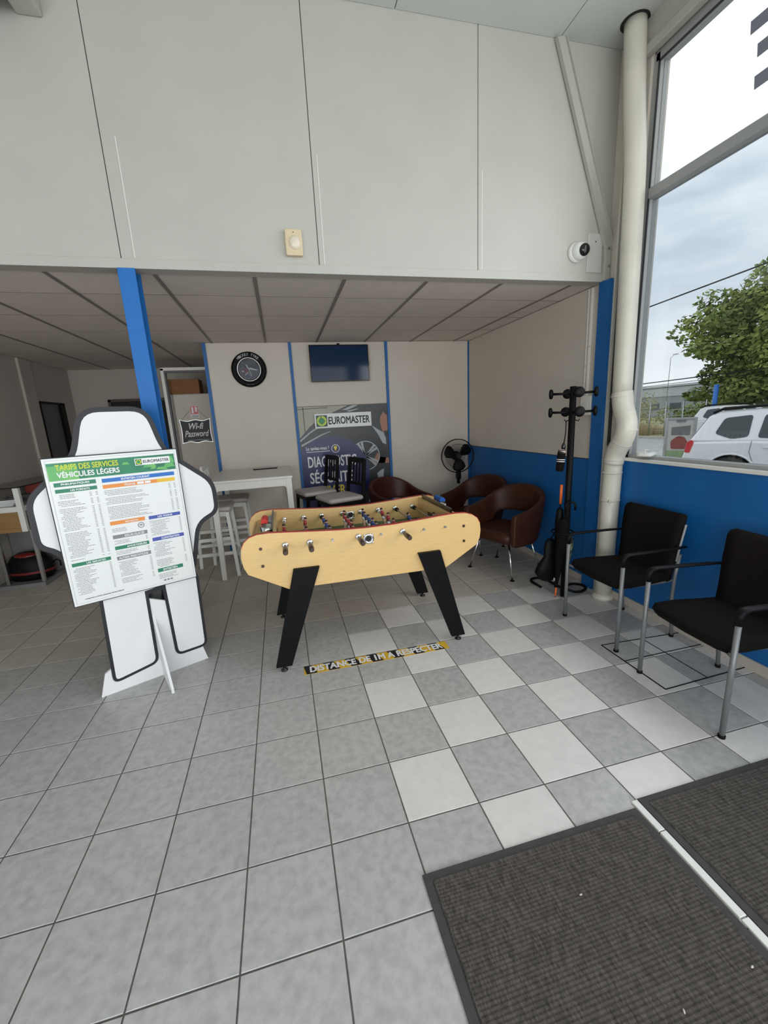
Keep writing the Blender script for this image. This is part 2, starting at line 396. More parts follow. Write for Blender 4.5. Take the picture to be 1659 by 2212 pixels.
# upper ceiling of the hall, boards with seams
ub = MB(); ub.box(-4.1, XR+.15, -4.1, YF+.1, ZU+.02, ZU+.1)
uc = struct('ceiling', ub, M_beam)
for xa, xb in ((-4, -1.2), (-1.2, 0.05), (.05, 1.25), (1.25, 2.42), (2.42, 3.56), (3.56, XR)):
    b = MB(); b.box(xa+.003, xb-.003, -4, YF-.003, ZU, ZU+.02); part('ceiling_panel', b, M_bright, uc)

# ------------------------------------------------------------------ upper front wall (bulkhead)
wb = MB(); wb.box(-4.1, XR+.1, YF+.012, YF+.10, ZC-.005, ZU+.02)
wf = struct('wall_back', wb, mat('seam_shadow', (.14, .13, .12), .8))
for xa, xb in ((-4, -1.6), (-1.6, -.46), (-.46, .69), (.69, 1.848), (1.848, 2.97), (2.97, XR)):
    b = MB(); b.box(xa+.0025, xb-.0025, YF, YF+.012, ZC+.035, ZU+.01); part('wall_panel', b, M_wall, wf, bevel=.001, seg=1)
b = MB(); b.box(-4, XR, YF-.006, YF+.012, ZC-.008, ZC+.045); part('edge_profile', b, M_wall, wf, bevel=.002)
for x in (.69+.075, 1.848+.035, 2.97+.03):
    b = MB(); b.box(x-.002, x+.002, YF-.002, YF, ZC+.05, ZU-.8); part('seam_cover', b, M_white, wf)
b = MB(); b.box(-4, XR, YF+.012, 2.095, ZC-.007, ZC+.02); struct('trim_2', b, M_wallin)

# far wall of the seating corner (bays between blue strips)
wb = MB(); wb.box(.73, XR+.1, YT+.012, YT+.1, 0, ZC+.03)
wt = struct('wall_far', wb, M_wallin)
for xa, xb, z0 in ((.75, 1.69, 0), (1.72, 2.885, 1.755), (2.915, 4.03, 0)):
    b = MB(); b.box(xa, xb, YT, YT+.012, z0, ZC); part('wall_panel', b, M_wallc, wt)
for x, w in ((.735, .036), (1.704, .034), (2.90, .034), (4.048, .03)):
    b = MB(); b.box(x-w/2, x+w/2, YT-.018, YT+.012, 0, ZC); part('blue_strip', b, M_blue, wt)
b = MB(); b.box(.72, .75, YT+.012, YT+.12, 0, ZC); part('panel_end', b, M_blue, wt)

# right wall: recess part, corner strip, hall part under and beside the window
rb = MB(); rb.box(XR, XR+.15, 2.02, YT+.1, 0, ZC+.03)
wr = struct('wall_right', rb, M_wallin)
b = MB(); b.box(XR-.004, XR, 2.015, YT, 0, 1.13); part('blue_dado', b, M_blue, wr)
b = MB(); b.box(XR-.016, XR, 2.018, YT-.012, 1.133, ZC-.002); part('wall_panel', b, M_wallc, wr, bevel=.002)
b = MB(); b.box(XR-.008, XR, 2.02, YT-.02, 1.126, 1.134); part('shadow_joint', b, M_alud, wr)
b = MB(); b.box(XR-.055, XR+.1, 1.90, 2.02, 0, ZC-.008); struct('trim_3', b, M_blue)
hb = MB()
hb.box(XR, XR+.15, -4, 1.90, 0, 1.15)          # under the window
hb.box(XR, XR+.15, 1.735, 2.10, 1.15, ZU)      # beside it
hb.box(XR, XR+.15, -4, 1.735, 3.80, ZU)
hb.box(XR, XR+.15, -4, -3.6, 1.15, 3.8)
wh = struct('wall_window_side', hb, M_wallc)
b = MB(); b.box(XR-.004, XR, -4, 1.90, 0, 1.148); part('blue_dado', b, M_blue, wh)
b = MB(); b.box(XR-.03, XR, 1.880, 1.898, 0, ZU-.02); part('corner_batten', b, M_cream, wh)
b = MB(); b.box(XR-.012, XR, 1.852, 1.876, 1.25, 3.85); part('dark_gap', b, M_alud, wh)
b = MB(); b.box(XR-.05, XR, -4, 1.80, 3.745, 3.80); b.box(XR-.02, XR, -4, 1.85, 3.80, ZU); part('cornice', b, M_beam, wh, bevel=.004)
b = MB(); b.box(XR-.018, XR-.004, -4, 1.9, 0, .065); struct('baseboard_right', b, M_tb, bevel=.002)
b = MB(); b.box(XR-.018, XR-.004, 2.02, YT, 0, .065); struct('baseboard_recess', b, M_tb, bevel=.002)

# window 1 (side window) ------------------------------------------------
WY0, WY1, WZ0, WZM, WZ1 = -3.6, 1.72, 1.195, 2.95, 3.70
fr = MB()
fr.box(XR+.02, XR+.09, WY1-.035, WY1+.015, WZ0-.03, WZ1+.05)
fr.box(XR+.02, XR+.09, WY0, WY1, WZ1, WZ1+.10)
fr.box(XR+.02, XR+.09, WY0, WY1, 1.15, WZ0)
fr.box(XR+.02, XR+.09, WY0, WY0+.05, WZ0, WZ1)
win = part('window_1', fr, M_alu, bevel=.004); win['kind'] = 'structure'
b = MB(); b.box(XR+.01, XR+.085, WY0, WY1-.03, WZM-.032, WZM+.032); part('mid_rail', b, M_alu, win, bevel=.006)
b = MB(); b.box(XR+.01, XR+.085, -1.2, -1.14, WZ0, WZ1); part('mullion', b, M_alu, win, bevel=.006)
b = MB(); b.box(XR+.012, XR+.02, WY1-.04, WY1-.03, WZ0, WZ1); b.box(XR+.012, XR+.02, WY0, WY1-.03, WZ1-.012, WZ1); part('seal', b, M_alud, win)
for ya, yb in ((-1.14, WY1-.035), (WY0+.05, -1.2)):
    for za, zb in ((WZ0, WZM-.03), (WZM+.03, WZ1)):
        b = MB(); b.box(XR+.050, XR+.056, ya, yb, za, zb); part('pane', b, M_glass if za > 2 else M_glasst, win)
b = MB(); b.box(XR-.022, XR+.02, WY0, WY1+.02, 1.148, 1.172); part('window_sill', b, M_whitel, win, bevel=.004)
# blue-grey bars of the shop sign stuck on the upper pane
st = thing('window_sticker', 'three slanted grey sign bars high on the upper window pane', 'sticker', (XR+.045, 1.0, 3.15))
for ya, yb, z in ((.80, 1.14, 3.43), (.78, 1.09, 3.30), (.80, 1.085, 3.155)):
    b = MB(); b.prism([(ya, z), (yb, z), (yb+.006, z+.062), (ya, z+.062)], lambda u, v, w: (w, u, v), XR+.0455, XR+.0485); part('sign_bar', b, mat('sticker_grey', (.20, .21, .26), .5), st, world=True)

# hall walls behind the camera
b = MB(); b.box(-4.1, -4, -4, YF+.1, 0, ZU); struct('wall_left', b, M_wall)
b = MB(); b.box(-4.1, -3.7, -4.1, -4, 0, ZU); b.box(3.8, XR+.1, -4.1, -4, 0, ZU); b.box(-3.7, 3.8, -4.1, -4, 3.5, ZU); b.box(-3.7, 3.8, -4.1, -4, 0, .12)
struct('wall_front', b, M_wall)
b = MB()
for x in (-3.7, -1.85, 0, 1.85, 3.75): b.box(x, x+.05, -4.08, -4.02, .12, 3.5)
w2 = struct('window_2', b, M_alu)
b = MB(); b.box(-3.65, 3.75, -4.055, -4.05, .12, 3.5); part('pane', b, M_glass, w2)
# rear area left of the seating bay
b = MB(); b.box(XL-.1, XL, 2.1, 5.58, 0, ZC+.03); b.box(XL-.1, XL, 5.58, 6.22, 2.005, ZC+.03); b.box(XL-.1, XL, 6.22, YB+.1, 0, ZC+.03)
wl = struct('wall_left_rear', b, M_wallin)
b = MB(); b.box(XL, XL+.03, 5.24, 5.50, 0, ZC); part('pilaster', b, M_wallin, wl, bevel=.004)
b = MB(); b.box(-4, XL, YF+.1, YF+.2, 0, ZC); struct('wall_side_rear', b, M_wallin)
b = MB(); b.box(XL-.08, XL-.03, 5.6, 6.12, 0, 1.99); dr = struct('door_1', b, M_dkgrey, bevel=.004)
b = MB(); b.box(XL-.10, XL+.004, 6.12, 6.24, 0, 2.0); b.box(XL-.10, XL+.004, 5.575, 6.24, 1.985, 2.01); b.box(XL-.1, XL+.004, 5.56, 5.60, 0, 2.0); part('door_frame', b, M_black, dr)
b = MB(); b.box(XL-.03, XL-.005, 5.66, 5.70, .98, 1.01); b.cyl((XL-.03, 5.68, .995), (XL+.03, 5.68, .995), .009); part('door_handle', b, M_steel, dr)
b = MB(); b.box(XL, 1.0, YB, YB+.1, 0, ZC+.03); struct('wall_rear', b, M_wallin)
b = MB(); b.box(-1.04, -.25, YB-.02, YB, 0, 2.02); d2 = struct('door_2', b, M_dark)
b = MB(); b.box(-1.07, -1.03, YB-.035, YB, 0, 2.05); b.box(-.26, -.22, YB-.035, YB, 0, 2.05); b.box(-1.07, -.22, YB-.035, YB, 2.02, 2.06); part('door_frame', b, mat('brown_frame', (.08, .06, .055), .6), d2)
b = MB(); b.cyl((-.66, YB-.024, 1.62), (-.66, YB-.02, 1.62), .075, 24, 0); b.cyl((-.66, YB-.026, 1.62), (-.66, YB-.024, 1.62), .055, 24, 1); b.box(-.72, -.60, YB-.028, YB-.026, 1.60, 1.64, 2)
part('round_sticker', b, [M_redp, M_pblue, M_pw], d2)
b = MB(); b.box(.73, .83, YT+.1, YB, 0, ZC+.03); struct('wall_inner', b, M_wallin)

# blue steel post carrying the bulkhead
po = tag(thing('steel_post', 'blue painted steel post rising to the bulkhead behind the price board', 'post', (.71, 2.0, 0)), kind=None)
b = MB(); b.box(.662, .756, 1.985, 1.998, 0, ZC-.008); part('front_flange', b, M_bluep, po, world=True, bevel=.002)
b = MB(); b.box(.703, .713, 1.998, 2.09, 0, ZC-.008); b.box(.662, .756, 2.09, 2.10, 0, ZC-.008); part('web', b, M_blue, po, world=True)
b = MB(); b.box(.757, .760, 1.998, 2.095, 0, .62); part('cover_plate', b, M_gpaint, po, world=True)

# diagonal brace channel on the bulkhead
br = thing('diagonal_brace', 'pale steel brace running diagonally down the upper wall to the window corner', 'brace', (3.8, YF-.03, 2.7))
a0 = Vector((3.555, YF-.02, ZU)); a1 = Vector((4.035, YF-.02, 2.73))
b = MB(); b.bar(a0, a1, .070, .006, 0, (0, 1, 0)); part('flange', b, M_wall, br, world=True)
dv = (a1-a0).normalized(); nv = Vector((-dv.z, 0, dv.x))
for s_ in (-1, 1):
    b = MB(); o_ = nv*.035*s_; b.bar(a0+o_+Vector((0, -.005, 0)), a1+o_+Vector((0, -.005, 0)), .004, .03, 0, (0, 1, 0)); part('lip', b, M_wall, br, world=True)
b = MB(); b.box(4.0, 4.055, YF-.03, YF-.001, 2.50, 2.74); part('foot_bracket', b, M_wall, br, world=True, bevel=.004)
for xb_, zb_ in ((4.03, 2.72), (4.04, 2.60)):
    b = MB(); b.cyl((xb_, YF-.035, zb_), (xb_, YF-.03, zb_), .009); part('bolt', b, M_steel, br, world=True)

# ------------------------------------------------------------------ drain pipe
pp = thing('drain_pipe', 'cream plastic drainpipe with a cranked elbow in the window corner', 'pipe', (3.98, 1.73, 0))
def curve(pts, n=6):
    P = [Vector(p) for p in pts]; out = []
    for i in range(len(P)-1):
        p0 = P[max(i-1, 0)]; p1 = P[i]; p2 = P[i+1]; p3 = P[min(i+2, len(P)-1)]
        for k in range(n):
            t = k/n; out.append(.5*((2*p1)+(-p0+p2)*t+(2*p0-5*p1+4*p2-p3)*t*t+(-p0+3*p1-3*p2+p3)*t*t*t))
    out.append(P[-1]); return out
b = MB(); b.tube(curve([(3.975, 1.80, ZU+.01), (3.975, 1.765, 3.55), (3.98, 1.72, 3.1), (3.98, 1.70, 2.4), (3.98, 1.685, 1.62)], 4), .066, 24); part('upper_pipe', b, M_cream, pp, world=True)
b = MB(); b.tube(curve([(3.98, 1.685, 1.66), (3.98, 1.665, 1.55), (3.972, 1.615, 1.44), (3.972, 1.625, 1.34), (3.98, 1.70, 1.22), (3.98, 1.72, 1.13)], 5), .071, 24); part('elbow', b, M_cream, pp, world=True)
b = MB(); b.tube([(3.98, 1.72, 1.17), (3.98, 1.735, 0)], .066, 24); part('lower_pipe', b, M_cream, pp, world=True)
for z, r in ((1.63, .0735), (1.50, .0735), (1.385, .0745), (1.30, .0745), (1.16, .0725), (1.06, .0725)):
    y = {1.63: 1.682, 1.50: 1.642, 1.385: 1.614, 1.30: 1.65, 1.16: 1.715, 1.06: 1.722}[z]
    b = MB(); b.lathe([(r-.006, -.008), (r, -.004), (r, .004), (r-.006, .008)], (3.977, y, z), (0, .35 if z in (1.5,) else (-.6 if z == 1.3 else 0), 1), 24); part('joint_ring', b, M_cream, pp, world=True)
b = MB(); b.lathe([(.068, -.01), (.0715, -.006), (.0715, .006), (.068, .01)], (3.98, 1.727, .84), (0, 0, 1), 24); b.sph((3.928, 1.672, .84), .012, 8, 6); part('pipe_clip', b, M_cream, pp, world=True)
b = MB(); b.lathe([(.082, 0), (.082, .02), (.067, .045)], (3.98, 1.735, 0), (0, 0, 1), 24); part('floor_collar', b, M_cream, pp, world=True)
b = MB(); b.lathe([(.085, 0), (.085, .002)], (3.972, 1.80, ZU-.003), (0, 0, 1), 24); part('ceiling_hole', b, M_dark, pp, world=True)

# ------------------------------------------------------------------ small wall fittings
t = thing('motion_detector', 'yellowed motion detector box on the white upper wall', 'detector', (1.695, YF, 2.59))
b = MB(); b.prism([(-.052, 0), (.052, 0), (.054, .075), (.052, .15), (-.052, .15), (-.054, .075)], lambda u, v, w: (u, w, v), -.035, -.0005); part('housing', b, M_pir, t, bevel=.006)
b = MB(); b.sph((.005, -.030, .072), (.038, .022, .042), 16, 10); part('lens', b, M_pirl, t)
b = MB(); b.box(-.003, .003, -.0365, -.035, .128, .132); part('indicator', b, M_black, t)
t = thing('security_camera', 'white dome security camera with black lens near the window corner', 'camera', (3.765, YF, 2.69))
ax = Vector((-.15, -.9, .05)).normalized(); ax2 = Vector((.05, -.9, -.12)).normalized()
b = MB(); b.lathe([(.070, 0), (.070, .012), (.064, .022), (.06, .028)], (0, -.0005, 0), (0, -1, 0), 28); part('base', b, M_white, t)
b = MB(); b.sph((.006, -.034, 0), .062, 24, 16); part('housing', b, M_white, t)
b = MB(); b.lathe([(.040, 0), (.042, .012), (.036, .024), (.024, .032), (.008, .036)], Vector((.006, -.034, 0))+ax2*.042, ax2, 24); part('lens_dome', b, M_blackg, t)
t = thing('cover_plate', 'plain off white rectangular blanking plate beside the dome camera', 'plate', (3.925, YF, 2.56))
b = MB(); b.box(-.064, .064, -.008, -.0005, 0, .265); part('plate', b, mat('plate_white', (.52, .52, .48), .5), t, bevel=.002)
b = MB(); b.cyl((.005, -.0095, .21), (.005, -.008, .21), .005, 8); part('screw', b, M_black, t)
t = thing('wall_heater', 'blurred dark grey unit high on the far left of the upper wall', 'heater', (.30, YF, 3.60))
b = MB(); b.box(-.35, .10, -.30, -.12, .0, .22); part('housing', b, M_gpaint, t, bevel=.03)
b = MB(); b.box(.10, .22, -.14, -.0005, .06, .30); part('bracket', b, M_beam, t, bevel=.01)
t = thing('switch_box', 'beige plastic switch box under two conduits on the right wall', 'switch', (XR-.016, 2.10, 1.50))
b = MB(); b.box(-.038, -.0005, -.062, .062, 0, .16); part('box', b, M_whitel, t, bevel=.004)
b = MB(); b.box(-.041, -.038, -.03, .03, .05, .11); part('rocker', b, M_white, t, bevel=.002)
for k, (y, z0) in enumerate(((2.125, 1.645), (2.165, 1.50))):
    t = thing('cable_conduit', ('thicker white cable conduit ending at the switch box top', 'thinner cable conduit running down beside the switch box')[k], 'conduit', (XR-.016, y, z0))
    b = MB(); b.box(-.016 if k == 0 else -.010, -.0005, -.010 if k == 0 else -.006, .010 if k == 0 else .006, 0, ZC-z0-.01); part('channel', b, M_whitel, t, bevel=.002)
    b = MB(); b.box(-.02, -.0005, -.013, .013, .4, .412); part('clip', b, M_cream, t)

# ------------------------------------------------------------------ tyre clock
t = thing('wall_clock', 'round wall clock in the shape of a black tyre', 'clock', (1.207, YT, 2.205))
b = MB(); prof = [(.125, .004), (.135, .03), (.155, .043), (.18, .045), (.197, .036), (.202, .018), (.198, 0)]
b.lathe(prof, (0, -.0005, 0), (0, -1, 0), 48); tyre = part('tyre', b, M_blackg if False else M_black, t)
b = MB(); b.lathe([(.118, .03), (.124, .042), (.135, .044), (.143, .036), (.143, .02)], (0, 0, 0), (0, -1, 0), 40)
b2 = MB()
for i in range(40):
    pass
part('rim', b, M_steel, t)
b = MB(); b.cyl((0, -.03, 0), (0, -.0465, 0), .119, 40); part('dial', b, mat('dial_dark', (.012, .018, .045), .3, nscale=18, col2=(.06, .065, .075), thr=(.42, .6)), t)
b = MB(); y_ = -.0475
flat(b, [(-.06, y_, -.03), (-.005, y_, -.045), (.0, y_, -.012), (-.05, y_, .006)], 0); flat(b, [(.0, y_, .0), (.09, y_, -.015), (.092, y_, -.005), (.01, y_, .02)], 1)
flat(b, [(-.055, y_-.0005, -.065), (-.012, y_-.0005, -.03), (-.009, y_-.0005, -.037), (-.05, y_-.0005, -.072)], 1); flat(b, disc((-.07, y_-.0005, -.022), .010, X, Z, 12), 1)
part('dial_print', b, [mat('print_maroon', (.12, .03, .035), .4), M_psilver], t)
b = MB(); b.bar((-.028, -.052, .052), (.0, -.052, .0), .012, .002, 0, (0, 1, 0)); b.bar((0, -.053, .0), (.022, -.053, -.082), .006, .002, 0, (0, 1, 0)); part('hands', b, M_psilver, t)
def arc_text(s, r, a0, a1, h, parent, yy, m, flip=1):
    n = len(s)
    for i, ch in enumerate(s):
        if ch == ' ': continue
        a = a0+(a1-a0)*(i+.5)/n; d = Vector((math.cos(a), 0, math.sin(a))); u = Vector((math.sin(a), 0, -math.cos(a)))
        w = h*.62; text('lettering', ch, m, parent, d*r+u*(-w/2)+Vector((0, yy, 0)), u, d, w, h, .02)
arc_text('MICKEY TYRE', .151, PI*.755, PI*.245, .030, tyre, -.0475, M_psilver)
text('lettering', 'tyre clock'.upper() if False else '- - -  - - -', M_psilver, tyre, (-.04, -.0465, -.175), X, Z, .08, .004)

# ------------------------------------------------------------------ television
t = thing('television', 'black flat screen television hung high on the far wall', 'television', (2.29, YT, 2.035))
b = MB(); b.box(-.365, .365, -.075, -.045, .0, .43); part('casing', b, M_blackg, t, bevel=.004)
b = MB(); b.box(-.352, .352, -.0765, -.075, .016, .418); part('screen', b, M_screen, t)
b = MB(); b.box(-.12, .12, -.045, -.0005, .12, .34); b.cyl((0, -.03, .43), (0, -.03, .45), .016, 12); part('wall_bracket', b, M_black, t)
b = MB(); b.tube([(.365, -.05, .25), (.385, -.05, .23), (.37, -.04, .18)], .002, 6); part('cable', b, M_black, t)

# ------------------------------------------------------------------ printed poster bay and sign
t = thing('wall_poster', 'large printed wall panel of a car wheel with navy disc and slogan', 'poster', (2.30, YT, 0))
PW = lambda mb, pts, m=0, k=0: flat(mb, [(x, YT-.004-k*.0008, z) for x, z in pts], m)
b = MB(); b.box(1.722, 2.883, YT-.003, YT+.010, 0, 1.75); bp = part('panel', b, M_pdark, t, world=True)
b = MB(); PW(b, [(1.724, 1.745), (2.36, 1.745), (2.2, 1.68), (2.0, 1.60), (1.86, 1.50), (1.76, 1.40), (1.724, 1.36)]); part('stone_wall_print', b, M_pstone, t, world=True)
b = MB(); PW(b, [(1.79, 1.745), (1.80, 1.745), (1.80, 1.44), (1.79, 1.42)], 0, 1); PW(b, [(1.724, 1.715), (2.1, 1.725), (2.1, 1.733), (1.724, 1.724)], 0, 1)
PW(b, [(1.724, 1.34), (1.86, 1.44), (2.02, 1.53), (2.0, 1.50), (1.86, 1.42), (1.724, 1.315)], 1, 1); PW(b, [(1.735, 1.28), (2.0, 1.40), (2.12, 1.435), (2.11, 1.425), (2.0, 1.385), (1.735, 1.255)], 1, 1)
PW(b, [(2.28, 1.69), (2.42, 1.745), (2.50, 1.745), (2.36, 1.69)], 1, 1); PW(b, [(2.34, 1.675), (2.48, 1.70), (2.50, 1.695), (2.38, 1.665)], 1, 1)
PW(b, [(1.73, 1.20), (1.77, 1.21), (1.77, 1.08), (1.74, 1.07)], 1, 1)
PW(b, [(2.66, 1.48), (2.84, 1.36), (2.85, 1.22), (2.80, 1.24), (2.74, 1.36)], 1, 1)
PW(b, [(2.64, .66), (2.74, .70), (2.80, .60), (2.66, .48), (2.56, .46)], 1, 1); PW(b, [(2.70, .86), (2.80, .90), (2.78, .72), (2.72, .74)], 1, 1)
PW(b, [(2.58, .30), (2.70, .34), (2.68, .28), (2.6, .26)], 1, 1)
part('car_lines_print', b, [M_pdark2, M_psilver], t, world=True, kind='stuff')
wc = (2.50, 0, .98)
b = MB()
annulus(b, (2.553, YT-.0056, 1.087), .20, .285, X, Z, 40, -PI*.55, PI*.75, 0)
flat(b, disc((2.553, YT-.0052, 1.087), .20, X, Z, 36), 0)
annulus(b, (2.553, YT-.0060, 1.087), .185, .197, X, Z, 36, 0, 2*PI, 1)
for k in range(5):
    a = PI/2+.35+k*2*PI/5
    for da in (-.14, .14):
        d0 = Vector((math.cos(a), 0, math.sin(a))); d1 = Vector((math.cos(a+da), 0, math.sin(a+da))); nrm = Vector((-math.sin(a), 0, math.cos(a)))
        c0 = Vector((2.553, YT-.0064, 1.087)); flat(b, [c0+d0*.03-nrm*.010, c0+d1*.188-nrm*.017, c0+d1*.188+nrm*.017, c0+d0*.03+nrm*.010], 1)
part('wheel_print', b, [M_pdark2, M_psilver], t, world=True)
b = MB(); PW(b, [(2.80, 1.66), (2.875, 1.60), (2.875, 1.36), (2.84, 1.34), (2.80, 1.40), (2.775, 1.52)], 0, 2); PW(b, [(2.76, 1.62), (2.80, 1.70), (2.86, 1.70), (2.875, 1.62), (2.82, 1.655), (2.80, 1.60)], 1, 3)
PW(b, [(2.82, 1.40), (2.875, 1.40), (2.875, 1.33), (2.83, 1.33)], 1, 3); PW(b, [(2.66, 1.02), (2.72, 1.12), (2.76, 1.06), (2.875, 1.04), (2.875, .97), (2.74, .98), (2.69, .94)], 0, 2)
part('mechanic_print', b, [M_pskin, M_pdark2], t, world=True)
b = MB(); flat(b, [Vector((max(1.724, min(p.x, 2.88)), p.y, max(.02, p.z))) for p in disc((2.10, YT-.0072, .865), .505, X, Z, 60)]); part('navy_disc_print', b, M_navy, t, world=True)
o_ = Vector((-2.30, 0, 0))
yy = -.0082
text('lettering', 'Le saviez-vous ?', M_pw, t, (1.79-2.30, yy, 1.205), X, Z, .29, .045, .01)
b = MB(); PW(b, [(1.79, 1.180), (2.09, 1.180), (2.09, 1.187), (1.79, 1.187)], 0, 5); part('underline', b, M_pw, t, world=True)
b = MB(); annulus(b, (2.165, YT-.0082, 1.21), .046, .053, X, Z, 30); flat(b, disc((2.165, YT-.0082, 1.222), .021, X, Z, 16), 1); PW(b, [(2.155, 1.205), (2.175, 1.205), (2.172, 1.180), (2.158, 1.180)], 1, 5); part('bulb_print', b, [M_pw, M_yel], t, world=True)
text('lettering', 'DIAGNOSTIC', M_pw, t, (1.80-2.30, yy, .985), X, Z, .63, .135, .022)
text('lettering', 'SÉCURITÉ', M_pw, t, (1.81-2.30, yy, .775), X, Z, .56, .175, .022)
text('lettering', 'HIVER', M_yel, t, (1.93-2.30, yy, .61), X, Z, .33, .12, .022, label='yellow lettering')
b = MB(); annulus(b, (1.84, YT-.0082, .45), .022, .045, X, Z, 20, -PI, 0); part('smile_mark', b, M_yel, t, world=True)

def logo(parent, org, u, v, s, n):   # square emblem, ring and hub
    org = Vector(org); u = Vector(u); v = Vector(v); n = Vector(n); c = org+(u+v)*s/2
    b = MB(); flat(b, [org, org+u*s, org+u*s+v*s, org+v*s], 0)
    annulus(b, c+n*.0006, s*.27, s*.45, u, v, 32, PI*.62, PI*2.55, 1); annulus(b, c+n*.0006, s*.38, s*.45, u, v, 8, PI*.5, PI*.62, 2)
    flat(b, disc(c+n*.0012, s*.24, u, v, 24), 3)
    for a in (0, PI/2, PI, 1.5*PI):
        d = u*math.cos(a)+v*math.sin(a); e = -u*math.sin(a)+v*math.cos(a)
        flat(b, [c+n*.0018+d*s*.26-e*s*.012, c+n*.0018+d*s*.46-e*s*.012, c+n*.0018+d*s*.46+e*s*.012, c+n*.0018+d*s*.26+e*s*.012], 0)
    return part('emblem', b, [mat('emblem_dark', (.005, .05, .03), .4), mat('emblem_lime', (.50, .65, .03), .4), M_pw, mat('emblem_green', (.01, .25, .10), .4)], parent)
t = thing('shop_sign', 'white oblong shop sign with square green emblem above the navy disc', 'sign', (2.29, YT-.01, 1.475))
b = MB(); b.box(-.365, .365, -.032, 0.0, 0, .18); part('sign_body', b, M_board, t, bevel=.003)
logo(t, (-.347, -.034, .020), X, Z, .14, (0, -1, 0)); text('lettering', 'EUROMASTER', M_ink, t, (-.19, -.034, .045), X, Z, .53, .090, .028)

# ------------------------------------------------------------------ hazard strip on the floor
t = thing('floor_sticker', 'yellow and black warning strip with white words on the floor tiles', 'sticker', (1.98, 1.465, 0))
b = MB(); b.box(-.495, .49, -.046, .046, 0, .0012); part('strip', b, M_tape_y, t)
b = MB()
for k in range(7):
    xa = -.495+k*.145-.02; pts = [(xa, .046), (xa+.07, .046), (xa+.105, -.046), (xa+.035, -.046)]
    pts = [(max(-.495, min(.49, px)), py) for px, py in pts]; flat(b, [(px, py, .0018) for px, py in pts])
part('black_stripes', b, M_ink, t)
text('lettering', 'DISTANCE DE 1M A RESPECTER', M_pw, t, (-.455, -.031, .0026), X, Y, .90, .062, .045)

# ------------------------------------------------------------------ door mats and divider
for k, (xa, xb, ya, yb, lab) in enumerate(((1.815, 2.706, -1.35, .105, 'nearer dark grey ribbed entrance mat, left of the white strip'), (2.744, 3.75, -1.35, .135, 'dark grey ribbed entrance mat right of the white strip'))):
    t = thing('door_mat', lab, 'mat', ((xa+xb)/2, (ya+yb)/2, 0)); hx = (xb-xa)/2; hy = (yb-ya)/2
    b = MB(); b.box(-hx, hx, -hy, hy, .0, .006); part('rubber_border', b, M_rubber, t, bevel=.002)
    b = MB(); b.box(-hx+.03, hx-.03, -hy+.03, hy-.03, .006, .0095)
    n = 120
    for i in range(n):
        y = -hy+.04+(2*hy-.08)*i/n; b.box(-hx+.032, hx-.032, y, y+(2*hy-.08)/n*.55, .0095, .0115)
    part('carpet', b, M_carpet, t)
t = thing('divider_strip', 'narrow white aluminium strip between the two dark entrance mats', 'strip', (2.725, -.5, 0))
for ya, yb in ((.002, .13), (-.282, -.002), (-.75, -.286), (-1.3, -.754)):
    b = MB(); b.box(-.0135, .0135, ya+.5, yb+.5, 0, .009); part('strip_piece', b, M_white, t, bevel=.002)
for k, (x, y) in enumerate(((2.29, -.10), (2.36, -.40), (1.93, -.32), (2.62, -.38))):
    b = MB(); b.sph((0, 0, .003), (.006, .003, .0025), 8, 6); o = part('rice_grain', b, M_tb, None); o.location = (x, y, .0115)
    o.rotation_euler.z = k*1.1; tag(o, 'tiny pale crumb lying on the nearer dark mat', 'crumb', 'crumbs on the nearer mat')

# ------------------------------------------------------------------ table football
ft = thing('table_football', 'beech table football table on four splayed black legs', 'football table', (1.97, 1.9, 0))
OUT = [(1.447, .545), (1.215, .672), (1.194, .72), (1.186, .78), (1.192, .835), (1.212, .875), (1.245, .902), (1.29, .916), (1.36, .919), (1.45, .913), (1.62, .90), (1.80, .888), (1.97, .884),
       (2.14, .887), (2.32, .898), (2.48, .910), (2.57, .915), (2.645, .911), (2.695, .895), (2.732, .868), (2.752, .83), (2.757, .78), (2.75, .725), (2.73, .682), (2.500, .543)]
fx = lambda u, v, w: (u, w, v)
for y0, y1 in ((1.53, 1.556), (2.244, 2.27)):
    b = MB(); b.prism(OUT, fx, y0, y1); part('side_panel', b, M_wood, ft, world=True, bevel=.002)
    b = MB(); E_ = OUT[2:-2]
    for p, q in zip(E_[2:-3], E_[3:-2]): b.bar((p[0], (y0+y1)/2, p[1]+.0015), (q[0], (y0+y1)/2, q[1]+.0015), y1-y0+.001, .003)
    part('red_edging', b, M_red, ft, world=True)
b = MB(); b.box(1.46, 2.49, 1.556, 2.244, .545, .565)
b.add([(1.46, 1.556, .545), (1.46, 2.244, .545), (1.235, 2.244, .675), (1.235, 1.556, .675), (1.48, 1.556, .56), (1.48, 2.244, .56), (1.25, 2.244, .69), (1.25, 1.556, .69)], [(0, 1, 2, 3), (4, 7, 6, 5), (0, 3, 7, 4), (1, 5, 6, 2)])
b.add([(2.49, 1.556, .545), (2.49, 2.244, .545), (2.71, 2.244, .68), (2.71, 1.556, .68), (2.47, 1.556, .56), (2.47, 2.244, .56), (2.70, 2.244, .695), (2.70, 1.556, .695)], [(0, 1, 2, 3), (4, 7, 6, 5), (0, 3, 7, 4), (1, 5, 6, 2)])
b.box(1.235, 1.25, 1.556, 2.244, .675, .84); b.box(2.695, 2.71, 1.556, 2.244, .68, .84)
part('cabinet_bottom', b, M_wood, ft, world=True)
b = MB(); b.box(1.385, 2.565, 1.556, 2.244, .715, .735); part('pitch', b, M_green, ft, world=True)
b = MB(); zz = .7356
def ln(x0, x1, y0, y1): b.box(x0, x1, y0, y1, zz-.0005, zz)
